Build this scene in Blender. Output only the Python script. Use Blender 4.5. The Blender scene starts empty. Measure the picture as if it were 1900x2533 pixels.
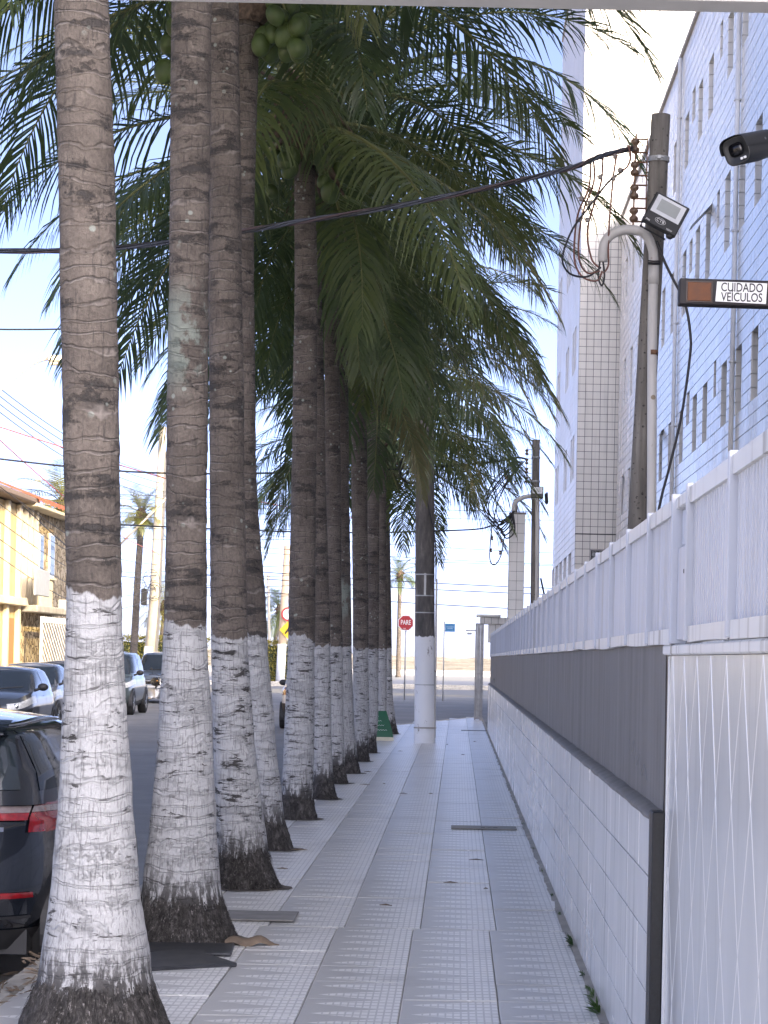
import bpy, math, random
from mathutils import Vector, Matrix, noise

random.seed(7)
R = math.radians
scene = bpy.context.scene
col = scene.collection

# ------------------------------------------------------------------ camera
cam_d = bpy.data.cameras.new('camera')
cam = bpy.data.objects.new('camera', cam_d)
col.objects.link(cam)
cam_d.sensor_fit = 'HORIZONTAL'
cam_d.sensor_width = 36.0
cam_d.lens = 36.0 * 6000 / 1900
cam_d.shift_x = -0.0958
cam_d.shift_y = 0.1913
cam_d.clip_start = 0.1
cam_d.clip_end = 6000
cam.matrix_world = Matrix.Translation((0, 0, 1.6)) @ Matrix.Rotation(R(90), 4, 'X') @ Matrix.Rotation(0.02, 4, 'Z')
scene.camera = cam

# ------------------------------------------------------------------ sky and sun
SUN_FROM = Vector((0.90, -1.0, 0.685)).normalized()
SUN_EL = math.asin(SUN_FROM.z)
SUN_ROT = math.atan2(SUN_FROM.x, SUN_FROM.y)
world = bpy.data.worlds.new('World')
scene.world = world
world.use_nodes = True
wn = world.node_tree.nodes
wl = world.node_tree.links
wn.clear()
wo = wn.new('ShaderNodeOutputWorld')
wb = wn.new('ShaderNodeBackground')
sky = wn.new('ShaderNodeTexSky')
sky.sky_type = 'NISHITA'
sky.sun_disc = False
sky.sun_elevation = SUN_EL
sky.sun_rotation = SUN_ROT
sky.altitude = 0
sky.air_density = 0.07
sky.dust_density = 1.9
sky.ozone_density = 1.3
wb.inputs['Strength'].default_value = 0.15
wl.new(sky.outputs[0], wb.inputs[0])
wl.new(wb.outputs[0], wo.inputs[0])

sun_d = bpy.data.lights.new('sun', 'SUN')
sun_d.energy = 0.6
sun_d.angle = R(0.6)
sun_d.color = (1.0, 0.74, 0.22)
sun = bpy.data.objects.new('sun', sun_d)
sun.rotation_euler = (-SUN_FROM).to_track_quat('-Z', 'Y').to_euler()
sun.location = (20, -60, 40)
col.objects.link(sun)

vs = scene.view_settings
vs.view_transform = 'Standard'
vs.look = 'None'
vs.exposure = 3.45
vs.gamma = 1.0
vs.use_curve_mapping = False

# ------------------------------------------------------------------ material helpers
class NT:
    def __init__(self, name):
        self.m = bpy.data.materials.new(name)
        self.m.use_nodes = True
        self.t = self.m.node_tree
        self.b = self.t.nodes['Principled BSDF']
        self.out = self.t.nodes['Material Output']
    def n(self, typ, **kw):
        nd = self.t.nodes.new(typ)
        for k, v in kw.items():
            setattr(nd, k, v)
        return nd
    def l(self, a, b):
        self.t.links.new(a, b)
    def val(self, sock, v):
        if isinstance(v, bpy.types.NodeSocket):
            self.l(v, sock)
        else:
            sock.default_value = v
    def coord(self, kind='Object', scale=(1, 1, 1), loc=(0, 0, 0)):
        tc = self.n('ShaderNodeTexCoord')
        mp = self.n('ShaderNodeMapping')
        mp.inputs['Scale'].default_value = scale
        mp.inputs['Location'].default_value = loc
        self.l(tc.outputs[kind], mp.inputs['Vector'])
        return mp.outputs[0]
    def world(self, scale=(1, 1, 1)):
        g = self.n('ShaderNodeNewGeometry')
        mp = self.n('ShaderNodeMapping')
        mp.inputs['Scale'].default_value = scale
        self.l(g.outputs['Position'], mp.inputs['Vector'])
        return mp.outputs[0]
    def noise(self, vec, scale=5, detail=4, rough=0.55, dist=0.0, color=False):
        nd = self.n('ShaderNodeTexNoise')
        self.l(vec, nd.inputs['Vector'])
        nd.inputs['Scale'].default_value = scale
        nd.inputs['Detail'].default_value = detail
        nd.inputs['Roughness'].default_value = rough
        nd.inputs['Distortion'].default_value = dist
        return nd.outputs['Color' if color else 'Fac']
    def voro(self, vec, scale=5, feature='F1', out='Distance', rnd=1.0):
        nd = self.n('ShaderNodeTexVoronoi', feature=feature)
        self.l(vec, nd.inputs['Vector'])
        nd.inputs['Scale'].default_value = scale
        nd.inputs['Randomness'].default_value = rnd
        return nd.outputs[out]
    def ramp(self, fac, stops, interp='LINEAR'):
        nd = self.n('ShaderNodeValToRGB')
        cr = nd.color_ramp
        cr.interpolation = interp
        while len(cr.elements) < len(stops):
            cr.elements.new(0.5)
        for e, (p, c) in zip(cr.elements, stops):
            e.position = p
            if isinstance(c, (int, float)):
                c = (c, c, c)
            e.color = (*c, 1)
        self.l(fac, nd.inputs[0])
        return nd.outputs['Color']
    def math(self, op, a, b=0.0, c=0.0, clamp=False):
        nd = self.n('ShaderNodeMath', operation=op, use_clamp=clamp)
        self.val(nd.inputs[0], a); self.val(nd.inputs[1], b); self.val(nd.inputs[2], c)
        return nd.outputs[0]
    def step(self, v, lo, hi):
        nd = self.n('ShaderNodeMapRange', clamp=True)
        nd.interpolation_type = 'SMOOTHSTEP'
        self.val(nd.inputs['Value'], v)
        self.val(nd.inputs['From Min'], lo)
        self.val(nd.inputs['From Max'], hi)
        return nd.outputs[0]
    def mix(self, fac, a, b, mode='MIX'):
        nd = self.n('ShaderNodeMix', data_type='RGBA', blend_type=mode)
        self.val(nd.inputs['Factor'], fac)
        for s, v in ((nd.inputs[6], a), (nd.inputs[7], b)):
            if isinstance(v, bpy.types.NodeSocket):
                self.l(v, s)
            else:
                if isinstance(v, (int, float)):
                    v = (v, v, v)
                s.default_value = (*v[:3], 1)
        return nd.outputs[2]
    def sep(self, vec):
        nd = self.n('ShaderNodeSeparateXYZ')
        self.l(vec, nd.inputs[0])
        return nd.outputs
    def comb(self, x, y, z):
        nd = self.n('ShaderNodeCombineXYZ')
        self.val(nd.inputs[0], x); self.val(nd.inputs[1], y); self.val(nd.inputs[2], z)
        return nd.outputs[0]
    def bump(self, h, strength=0.3, dist=0.01):
        nd = self.n('ShaderNodeBump')
        nd.inputs['Strength'].default_value = strength
        nd.inputs['Distance'].default_value = dist
        self.l(h, nd.inputs['Height'])
        self.l(nd.outputs[0], self.b.inputs['Normal'])
    def set(self, **kw):
        names = {'color': 'Base Color', 'rough': 'Roughness', 'metal': 'Metallic', 'spec': 'Specular IOR Level',
                 'coat': 'Coat Weight', 'coatr': 'Coat Roughness', 'trans': 'Transmission Weight', 'alpha': 'Alpha'}
        for k, v in kw.items():
            s = self.b.inputs[names[k]]
            if isinstance(v, bpy.types.NodeSocket):
                self.l(v, s)
            elif k == 'color':
                s.default_value = (*v[:3], 1)
            else:
                s.default_value = v
        return self

def lin(h):
    h = h.lstrip('#')
    return tuple(((int(h[i:i + 2], 16) / 255) ** 2.2) for i in (0, 2, 4))

def simple(name, color, rough=0.6, metal=0.0, var=0.12, vscale=6.0, bump=0.0, bscale=60.0, coat=0.0, spec=0.5, streak=False):
    t = NT(name)
    v = t.coord('Object', (1, 1, 0.12) if streak else (1, 1, 1))
    n = t.noise(v, vscale, 5, 0.6)
    lo = tuple(c * (1 - var) for c in color)
    hi = tuple(min(1, c * (1 + var)) for c in color)
    t.set(color=t.ramp(n, [(0.3, lo), (0.7, hi)]), metal=metal, coat=coat, spec=spec)
    t.set(rough=t.ramp(n, [(0.3, max(0.02, rough * 0.85)), (0.7, min(1, rough * 1.15))]))
    if bump:
        t.bump(t.noise(v, bscale, 3), bump, 0.01)
    return t.m

M = {}

# ------------------------------------------------------------------ mesh helpers
class MB:
    """collects faces and becomes one mesh object"""
    def __init__(self):
        self.v = []; self.f = []; self.smooth = False
    def box(self, x0, x1, y0, y1, z0, z1):
        b = len(self.v)
        self.v += [(x0, y0, z0), (x1, y0, z0), (x1, y1, z0), (x0, y1, z0), (x0, y0, z1), (x1, y0, z1), (x1, y1, z1), (x0, y1, z1)]
        self.f += [tuple(b + i for i in q) for q in ((0, 3, 2, 1), (4, 5, 6, 7), (0, 1, 5, 4), (1, 2, 6, 5), (2, 3, 7, 6), (3, 0, 4, 7))]
        return self
    def bbox(self, x0, x1, y0, y1, z0, z1, c=0.01):
        """box with chamfered edges"""
        c = min(c, (x1 - x0) * 0.45, (y1 - y0) * 0.45, (z1 - z0) * 0.45)
        b = len(self.v)
        X = (x0, x1); Y = (y0, y1); Z = (z0, z1)
        idx = {}
        for i in (0, 1):
            for j in (0, 1):
                for k in (0, 1):
                    sx = 1 if i == 0 else -1; sy = 1 if j == 0 else -1; sz = 1 if k == 0 else -1
                    idx[i, j, k, 'x'] = len(self.v); self.v.append((X[i], Y[j] + sy * c, Z[k] + sz * c))
                    idx[i, j, k, 'y'] = len(self.v); self.v.append((X[i] + sx * c, Y[j], Z[k] + sz * c))
                    idx[i, j, k, 'z'] = len(self.v); self.v.append((X[i] + sx * c, Y[j] + sy * c, Z[k]))
        F = self.f
        for i in (0, 1):
            q = [idx[i, j, k, 'x'] for j, k in ((0, 0), (1, 0), (1, 1), (0, 1))]
            F.append(tuple(q if i else q[::-1]))
        for j in (0, 1):
            q = [idx[i, j, k, 'y'] for i, k in ((0, 0), (1, 0), (1, 1), (0, 1))]
            F.append(tuple(q[::-1] if j else q))
        for k in (0, 1):
            q = [idx[i, j, k, 'z'] for i, j in ((0, 0), (1, 0), (1, 1), (0, 1))]
            F.append(tuple(q if k else q[::-1]))
        for i in (0, 1):
            for j in (0, 1):
                F.append((idx[i, j, 0, 'x'], idx[i, j, 1, 'x'], idx[i, j, 1, 'y'], idx[i, j, 0, 'y']))
            for k in (0, 1):
                F.append((idx[i, 0, k, 'x'], idx[i, 1, k, 'x'], idx[i, 1, k, 'z'], idx[i, 0, k, 'z']))
        for j in (0, 1):
            for k in (0, 1):
                F.append((idx[0, j, k, 'y'], idx[1, j, k, 'y'], idx[1, j, k, 'z'], idx[0, j, k, 'z']))
        for i in (0, 1):
            for j in (0, 1):
                for k in (0, 1):
                    F.append((idx[i, j, k, 'x'], idx[i, j, k, 'y'], idx[i, j, k, 'z']))
        return self
    def tube(self, pts, r, n=8, caps=True, up=Vector((0, 0, 1))):
        pts = [Vector(p) for p in pts]
        rs = r if isinstance(r, (list, tuple)) else [r] * len(pts)
        b = len(self.v)
        prev = None
        for i, p in enumerate(pts):
            t = (pts[min(i + 1, len(pts) - 1)] - pts[max(i - 1, 0)])
            t = t.normalized() if t.length > 1e-9 else Vector((0, 0, 1))
            if prev is None:
                a = up if abs(t.dot(up)) < 0.9 else Vector((1, 0, 0))
                u = t.cross(a).normalized()
            else:
                u = (prev - t * prev.dot(t))
                u = u.normalized() if u.length > 1e-6 else t.orthogonal().normalized()
            prev = u
            w = t.cross(u)
            for k in range(n):
                a = 2 * math.pi * k / n
                self.v.append(tuple(p + (u * math.cos(a) + w * math.sin(a)) * rs[i]))
        for i in range(len(pts) - 1):
            for k in range(n):
                k2 = (k + 1) % n
                self.f.append((b + i * n + k, b + i * n + k2, b + (i + 1) * n + k2, b + (i + 1) * n + k))
        if caps:
            self.f.append(tuple(b + k for k in range(n))[::-1])
            self.f.append(tuple(b + (len(pts) - 1) * n + k for k in range(n)))
        return self
    def lathe(self, prof, n=24, origin=(0, 0, 0), axis='Z'):
        """prof: list of (radius, height)"""
        b = len(self.v)
        for r, h in prof:
            for k in range(n):
                a = 2 * math.pi * k / n
                c, s = r * math.cos(a), r * math.sin(a)
                p = {'Z': (c, s, h), 'Y': (c, h, s), 'X': (h, c, s)}[axis]
                self.v.append((p[0] + origin[0], p[1] + origin[1], p[2] + origin[2]))
        for i in range(len(prof) - 1):
            for k in range(n):
                k2 = (k + 1) % n
                self.f.append((b + i * n + k, b + i * n + k2, b + (i + 1) * n + k2, b + (i + 1) * n + k))
        return self
    def quad(self, a, b_, c, d):
        b = len(self.v)
        self.v += [tuple(a), tuple(b_), tuple(c), tuple(d)]
        self.f.append((b, b + 1, b + 2, b + 3))
        return self
    def poly(self, pts):
        b = len(self.v)
        self.v += [tuple(p) for p in pts]
        self.f.append(tuple(range(b, b + len(pts))))
        return self
    def prism(self, pts, off):
        """extrude a polygon by the offset vector"""
        b = len(self.v); n = len(pts)
        self.v += [tuple(p) for p in pts] + [tuple(Vector(p) + Vector(off)) for p in pts]
        self.f.append(tuple(range(b, b + n))[::-1])
        self.f.append(tuple(range(b + n, b + 2 * n)))
        for i in range(n):
            j = (i + 1) % n
            self.f.append((b + i, b + j, b + n + j, b + n + i))
        return self
    def grid(self, rows, closed=False):
        b = len(self.v); n = len(rows[0])
        for r in rows:
            self.v += [tuple(p) for p in r]
        for i in range(len(rows) - 1):
            for k in range(n if closed else n - 1):
                k2 = (k + 1) % n
                self.f.append((b + i * n + k, b + i * n + k2, b + (i + 1) * n + k2, b + (i + 1) * n + k))
        return self
    def ball(self, c, rx, ry, rz, nu=12, nv=8):
        rows = []
        for j in range(nv + 1):
            ph = math.pi * j / nv
            rows.append([(c[0] + rx * math.sin(ph) * math.cos(2 * math.pi * i / nu), c[1] + ry * math.sin(ph) * math.sin(2 * math.pi * i / nu), c[2] - rz * math.cos(ph)) for i in range(nu)])
        return self.grid(rows, True)
    def mesh(self, name, smooth=None):
        me = bpy.data.meshes.new(name)
        me.from_pydata(self.v, [], self.f)
        if self.smooth if smooth is None else smooth:
            me.polygons.foreach_set('use_smooth', [True] * len(me.polygons))
        me.update()
        return me
    def build(self, name, mat, parent=None, smooth=False, loc=None):
        me = self.mesh(name, smooth)
        me.materials.append(mat)
        return link(name, me, parent, loc)

def link(name, data, parent=None, loc=None):
    o = bpy.data.objects.new(name, data)
    col.objects.link(o)
    if parent is not None:
        o.parent = parent
    if loc is not None:
        o.location = loc
    return o

def empty(name, label, cat, loc=(0, 0, 0), rz=0.0, group=None):
    o = bpy.data.objects.new(name, None)
    o.empty_display_size = 0.2
    col.objects.link(o)
    o.location = loc
    o.rotation_euler = (0, 0, rz)
    return tag(o, label, cat, group)

def tag(o, label=None, cat=None, group=None, kind=None):
    if label: o['label'] = label
    if cat: o['category'] = cat
    if group: o['group'] = group
    if kind: o['kind'] = kind
    return o

ORD = ('topmost', 'second from the top', 'third from the top', 'fourth from the top', 'fifth from the top', 'sixth from the top', 'seventh from the top', 'lowest')
def struct(o):
    o['kind'] = 'structure'
    return o

def text_mesh(body, size, extrude=0.002, align='CENTER'):
    cu = bpy.data.curves.new('lettering', 'FONT')
    cu.body = body; cu.size = size; cu.extrude = extrude
    cu.offset = size * 0.012
    cu.align_x = align; cu.align_y = 'CENTER'
    cu.resolution_u = 3
    tmp = bpy.data.objects.new('lettering_tmp', cu)
    col.objects.link(tmp)
    dg = bpy.context.evaluated_depsgraph_get()
    me = bpy.data.meshes.new_from_object(tmp.evaluated_get(dg))
    bpy.data.objects.remove(tmp)
    return me

def lettering(body, size, mat, parent, mw, extrude=0.002, name='lettering'):
    me = text_mesh(body, size, extrude)
    me.transform(mw)
    me.materials.clear()
    me.materials.append(mat)
    return link(name, me, parent)

def tile_cells(nu, nv, pu, pv, skip=None):
    return [(i, j) for i in range(nu) for j in range(nv) if not (skip and skip(i, j))]
# ------------------------------------------------------------------ materials of the setting
def m_asphalt():
    t = NT('asphalt')
    w = t.world()
    a = t.noise(w, 0.35, 5, 0.6); b = t.noise(w, 90, 3, 0.7); c = t.noise(w, 2.2, 5, 0.65)
    f = t.math('ADD', t.math('MULTIPLY', a, 0.5), t.math('ADD', t.math('MULTIPLY', b, 0.25), t.math('MULTIPLY', c, 0.25)))
    t.set(color=t.ramp(f, [(0.35, (0.14, 0.142, 0.146)), (0.5, (0.20, 0.203, 0.207)), (0.66, (0.27, 0.27, 0.27))]), rough=0.72)
    t.bump(b, 0.5, 0.01)
    return t.m
M['asphalt'] = m_asphalt()
M['grout'] = simple('grout', (0.09, 0.093, 0.10), 0.9)
M['concrete'] = simple('concrete', (0.36, 0.34, 0.31), 0.85, var=0.3, vscale=3, bump=0.4, bscale=40)
M['white_paint'] = simple('white_paint', (0.74, 0.75, 0.77), 0.5, var=0.06)
M['black_plastic'] = simple('black_plastic', (0.02, 0.021, 0.023), 0.4, var=0.2)
M['galv'] = simple('galvanised_steel', (0.42, 0.43, 0.44), 0.45, metal=0.6, var=0.15)
M['rust'] = simple('rusty_steel', (0.16, 0.085, 0.05), 0.85, var=0.35, vscale=20)
M['dark_glass'] = simple('dark_glass', (0.02, 0.024, 0.028), 0.06, var=0.1, spec=0.8)

def m_floor_tile():
    # hydraulic paving tile: smooth grey spikes locked into a raised white lattice; tile-local coordinates in metres
    t = NT('paving_tile')
    g = t.n('ShaderNodeNewGeometry')
    w = t.sep(g.outputs['Position'])
    uvn = t.n('ShaderNodeUVMap')
    s = t.sep(uvn.outputs[0])
    u, v = s[0], s[1]                       # u across 0..1, v along in spikes
    wob = t.noise(t.comb(w[0], w[1], 0.0), 3.0, 3)
    fr = t.math('FRACT', t.math('ADD', v, t.math('MULTIPLY', wob, 0.12)))
    tri = t.math('ABSOLUTE', t.math('SUBTRACT', t.math('MULTIPLY', fr, 2.0), 1.0))     # 1..0..1
    edge = t.math('ADD', t.math('MULTIPLY', t.math('POWER', tri, 1.2), 0.70), 0.14)
    lat = t.step(t.math('SUBTRACT', u, edge), -0.008, 0.008)                              # 1 = lattice
    rim = t.math('SUBTRACT', 1.0, t.step(t.math('ABSOLUTE', t.math('SUBTRACT', u, edge)), 0.008, 0.03))
    gx = t.math('ABSOLUTE', t.math('SUBTRACT', t.math('FRACT', t.math('MULTIPLY', u, 13.0)), 0.5))
    gy = t.math('ABSOLUTE', t.math('SUBTRACT', t.math('FRACT', t.math('MULTIPLY', v, 3.0)), 0.5))
    gl = t.math('MAXIMUM', t.step(gx, 0.35, 0.42), t.step(gy, 0.33, 0.41))
    dirt = t.noise(t.comb(w[0], w[1], 0.0), 1.3, 5, 0.6)
    fine = t.noise(t.comb(w[0], w[1], 0.0), 60, 3, 0.6)
    smooth_c = t.mix(fine, (0.51, 0.505, 0.495), (0.59, 0.585, 0.575))
    latt_c = t.mix(gl, (0.89, 0.88, 0.86), (0.60, 0.595, 0.585))
    c = t.mix(lat, smooth_c, latt_c)
    c = t.mix(t.math('MULTIPLY', rim, 0.75), c, (0.90, 0.89, 0.87))
    c = t.mix(t.math('MULTIPLY', t.step(dirt, 0.5, 0.78), 0.5), c, (0.36, 0.35, 0.34))
    t.set(color=c, rough=t.ramp(fine, [(0.3, 0.28), (0.7, 0.42)]))
    h = t.math('SUBTRACT', t.math('MULTIPLY', rim, 1.0), t.math('MULTIPLY', t.math('MULTIPLY', gl, lat), 1.0))
    t.bump(h, 0.35, 0.004)
    return t.m
M['floor_tile'] = m_floor_tile()

def m_glazed(name, base, streak=0.5, rough=0.22, grime=(0.30, 0.29, 0.28)):
    # glazed wall tile with rain streaks
    t = NT(name)
    w = t.world((1, 1, 1))
    ws = t.world((9, 9, 0.35))
    oi = t.n('ShaderNodeObjectInfo')
    st = t.noise(ws, 1.0, 5, 0.6)
    cl = t.noise(w, 1.1, 4)
    k = t.math('MULTIPLY', t.math('MULTIPLY', t.step(st, 0.5, 0.72), t.step(cl, 0.3, 0.65)), streak)
    c = t.mix(k, base, grime)
    br = t.math('ADD', 0.94, t.math('MULTIPLY', oi.outputs['Random'], 0.1))
    c = t.mix(1.0, c, t.comb(br, br, br), 'MULTIPLY')
    t.set(color=c, rough=t.ramp(cl, [(0.3, rough), (0.7, rough * 1.5)]))
    t.bump(t.noise(w, 7, 2), 0.05, 0.01)
    return t.m
M['facade_tile'] = m_glazed('facade_tile', (0.78, 0.77, 0.745), 0.5, 0.20)
def m_tiled_plain():
    t = NT('plain_tiled_facade')
    s = t.sep(t.world())
    b_ = t.n('ShaderNodeTexBrick')
    t.l(t.comb(t.math('ADD', s[0], s[1]), s[2], 0.0), b_.inputs['Vector'])
    b_.offset = 0.0
    for k, v in (('Scale', 1.0), ('Mortar Size', 0.006), ('Brick Width', 0.2), ('Row Height', 0.2)):
        b_.inputs[k].default_value = v
    b_.inputs['Color1'].default_value = (.70, .695, .68, 1); b_.inputs['Color2'].default_value = (.74, .735, .72, 1); b_.inputs['Mortar'].default_value = (.10, .10, .105, 1)
    t.set(color=b_.outputs['Color'], rough=.35)
    return t.m
M['tiled_plain'] = m_tiled_plain()
M['tower_tile'] = m_glazed('tower_tile', (0.64, 0.615, 0.565), 0.4, 0.3)
M['wall_tile'] = m_glazed('wall_tile', (0.86, 0.845, 0.815), 0.75, 0.2, (0.25, 0.245, 0.24))
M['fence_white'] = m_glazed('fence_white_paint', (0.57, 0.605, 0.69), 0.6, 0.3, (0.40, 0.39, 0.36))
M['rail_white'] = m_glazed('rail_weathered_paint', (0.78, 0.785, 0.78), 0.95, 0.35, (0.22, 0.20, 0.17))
M['gate_sheet'] = m_glazed('gate_sheet_paint', (0.84, 0.83, 0.80), 0.4, 0.13, (0.50, 0.47, 0.42))

def m_dark_panel():
    t = NT('dark_panel_paint')
    w = t.world((1, 1, 1)); ws = t.world((6, 6, 0.25))
    st = t.noise(ws, 1.3, 6, 0.65); cl = t.noise(w, 2.5, 6, 0.6); fine = t.noise(w, 70, 4, 0.7)
    c = t.ramp(st, [(0.3, (0.13, 0.121, 0.115)), (0.52, (0.18, 0.17, 0.16)), (0.75, (0.27, 0.255, 0.24))])
    c = t.mix(t.step(cl, 0.35, 0.8), c, (0.20, 0.19, 0.18))
    t.set(color=c, rough=0.7)
    t.bump(fine, 0.35, 0.006)
    return t.m
M['dark_panel'] = m_dark_panel()
M['granite'] = simple('black_granite', (0.012, 0.0125, 0.014), 0.45, var=0.5, vscale=80)

# ------------------------------------------------------------------ ground
SEAM = 14.35
def end_y(x):            # slanted far end of the sidewalk
    return 64.3 + (x - 0.0) * 4.8

gs = NT('sandy_soil')
gw = gs.world()
gs.set(color=gs.ramp(gs.noise(gw, 0.4, 6), [(0.3, (0.28, 0.25, 0.20)), (0.7, (0.42, 0.38, 0.31))]), rough=0.95)
struct(MB().quad((-900, -300, -0.20), (900, -300, -0.20), (900, 226, -0.20), (-900, 226, -0.20)).build('ground', gs.m))
struct(MB().quad((-12.4, -6, -0.15), (60, -6, -0.15), (60, 84, -0.15), (-12.4, 84, -0.15)).build('road', M['asphalt']))
struct(MB().quad((-260, 84, -0.146), (260, 84, -0.146), (260, 137, -0.146), (-260, 137, -0.146)).build('avenue_road', M['asphalt']))

# far sidewalk on the left side of the street
struct(MB().bbox(-16.0, -12.4, -40, 106, -0.19, -0.01, 0.03).build('far_sidewalk', simple('worn_pavement', (0.44, 0.40, 0.33), 0.9, var=0.25, vscale=2)))

sw = MB()
sw.v += [(-2.03, -6, 0 - .012), (0.72, -6, -.012), (0.72, end_y(0.72), -.012), (-2.03, end_y(-2.03), -.012)]
sw.f += [(0, 1, 2, 3)]
b = len(sw.v)
sw.v += [(-2.03, -6, -.19), (0.72, -6, -.19), (0.72, end_y(0.72), -.19), (-2.03, end_y(-2.03), -.19)]
sw.f += [(0, 4, 5, 1), (1, 5, 6, 2), (2, 6, 7, 3), (3, 7, 4, 0)]
struct(MB().bbox(-12.4, 24, -60, -6.02, -0.2, -0.004, 0.03).build('bounce_ground', simple('bounce_concrete', (0.52, 0.50, 0.46), 0.85, var=0.12, vscale=1.5)))  # pale ground added behind the camera to bounce sunlight forward
sidewalk = struct(sw.build('sidewalk', simple('paving_grout', (0.35, 0.345, 0.335), 0.9)))
kerb = MB()
for k in range(64):
    y0 = -6 + k * 1.0
    if y0 + 1 < end_y(-2.03) - 1.5:
        kerb.bbox(-2.17, -2.035, y0 + 0.006, y0 + 0.994, -0.18, -0.004 + random.uniform(-.006, .004), 0.02)
struct(kerb.build('kerb', M['concrete']))
edge = MB()
p0 = Vector((-2.0, end_y(-2.0), 0)); p1 = Vector((0.7, end_y(0.7), 0)); dn = Vector((-(p1 - p0).y, (p1 - p0).x, 0)).normalized()
edge.prism([p0 + Vector((0, 0, -.18)), p1 + Vector((0, 0, -.18)), p1 + Vector((0, 0, 0.003)), p0 + Vector((0, 0, 0.003))], dn * 0.16)
struct(edge.build('corner_kerb', simple('cream_kerb', (0.52, 0.49, 0.41), 0.8, var=0.25, vscale=4)))

TW = 0.45; TL = 0.60
XJ = [-2.03, -1.58, -1.13, -0.68, -0.23, 0.22, 0.67]
tile_meshes = []
def tile_mesh(wd, ln, q):
    m = MB()
    x0, x1, y0, y1 = 0.003, wd - 0.003, 0.0025, ln - 0.0025
    c = 0.004
    m.v = [(x0, y0, -.02), (x1, y0, -.02), (x1, y1, -.02), (x0, y1, -.02), (x0, y0, -c), (x1, y0, -c), (x1, y1, -c), (x0, y1, -c),
           (x0 + c, y0 + c, 0), (x1 - c, y0 + c, 0), (x1 - c, y1 - c, 0), (x0 + c, y1 - c, 0)]
    m.f = [(8, 9, 10, 11)] + [(i, (i + 1) % 4, 4 + (i + 1) % 4, 4 + i) for i in range(4)] + [(4 + i, 4 + (i + 1) % 4, 8 + (i + 1) % 4, 8 + i) for i in range(4)]
    me = m.mesh('tile')
    uv = me.uv_layers.new(name='UVMap')
    for lp in me.loops:
        p = me.vertices[lp.vertex_index].co
        uv.data[lp.index].uv = (p.x / TW, p.y / 0.30 )
    me.materials.append(M['floor_tile'])
    return me
tm_full = tile_mesh(TW, TL, 0)
tm_slim = tile_mesh(0.062, TL, 0)
rest = MB(); rest_uv = []
cnt = 0
row = 0
y = 7.75
while y < 68:
    shift = 0.0 if y + TL <= SEAM + 0.2 else 0.042
    for ci in range(6):
        xs = XJ[ci] + shift
        if y + TL > end_y(xs + TW if ci else xs) - 0.02 and y + TL > end_y(xs) - .02:
            continue
        if ci == 0 and shift: pass
        z = random.uniform(-0.0015, 0.0015)
        if cnt < 300:
            o = link('tile', tm_full, sidewalk, (xs, y + random.uniform(-.001, .001), z))
            o.rotation_euler = (random.gauss(0, .0025), random.gauss(0, .003), 0)
            cnt += 1
        else:
            bb = len(rest.v)
            x0, x1, y0, y1 = xs + .003, xs + TW - .003, y + .0025, y + TL - .0025
            rest.v += [(x0, y0, z), (x1, y0, z), (x1, y1, z), (x0, y1, z), (x0, y0, z - .015), (x1, y0, z - .015), (x1, y1, z - .015), (x0, y1, z - .015)]
            rest.f += [(bb, bb + 1, bb + 2, bb + 3)] + [(bb + 4 + i, bb + 4 + (i + 1) % 4, bb + (i + 1) % 4, bb + i) for i in range(4)]
    y += TL
    row += 1
me = rest.mesh('tile')
uv = me.uv_layers.new(name='UVMap')
for lp in me.loops:
    p = me.vertices[lp.vertex_index].co
    uv.data[lp.index].uv = (((p.x - XJ[0] - 0.042) / TW) % 1.0 if abs(((p.x - XJ[0] - 0.042) / TW) % 1.0 - 0.5) < .495 else (0.995 if ((p.x - XJ[0] - 0.042) / TW) % 1.0 > .5 else .005), p.y / 0.30)
me.materials.append(M['floor_tile'])
tag(link('far_paving_tiles', me, sidewalk), kind='stuff')
# mortar strip along the foot of the wall
ms = MB()
for k in range(130):
    y0 = 8 + k * 0.45
    w_ = 0.055 + random.uniform(-.012, .012)
    ms.quad((0.715 - w_, y0, 0.003), (0.715, y0, 0.012), (0.715, y0 + .45, 0.012), (0.715 - 0.055 + random.uniform(-.012, .012), y0 + .45, 0.003))
tag(ms.build('mortar_strip', M['concrete'], sidewalk), kind='stuff')

# promenade, beach wall, beach and sea beyond the avenue
pv = NT('promenade_paving')
pw = pv.world()
pv.set(color=pv.ramp(pv.noise(pw, 0.8, 6, 0.7), [(0.3, (0.17, 0.175, 0.185)), (0.7, (0.30, 0.305, 0.32))]), rough=0.85)
prom = MB()
prom.box(-260, 260, 139.5, 226, -0.2, -0.02)
struct(prom.build('promenade', pv.m))
struct(MB().bbox(-260, 260, 137.2, 138.0, -0.2, -0.02, 0.03).bbox(-260, 260, 138.8, 139.5, -0.2, 0.10, 0.03).build('promenade_kerb', simple('kerb_stone', (0.42, 0.40, 0.36), 0.9, var=0.25)))
bw = MB()
bw.bbox(-260, 260, 226, 226.5, -0.2, 0.5, 0.05)
tag(bw.build('beach_wall', simple('beach_wall_render', (0.34, 0.34, 0.35), 0.85, var=0.2)), 'low grey wall between the promenade and the pale sand', 'wall')
sd = NT('beach_sand')
sdw = sd.world()
sdn = sd.noise(sdw, 0.25, 7, 0.7)
sd.set(color=sd.ramp(sdn, [(0.3, (0.13, 0.115, 0.09)), (0.5, (0.24, 0.215, 0.175)), (0.72, (0.38, 0.35, 0.30))]), rough=0.95)
sd.bump(sd.noise(sdw, 1.2, 5), 0.9, 0.5)
rows = []
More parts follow.
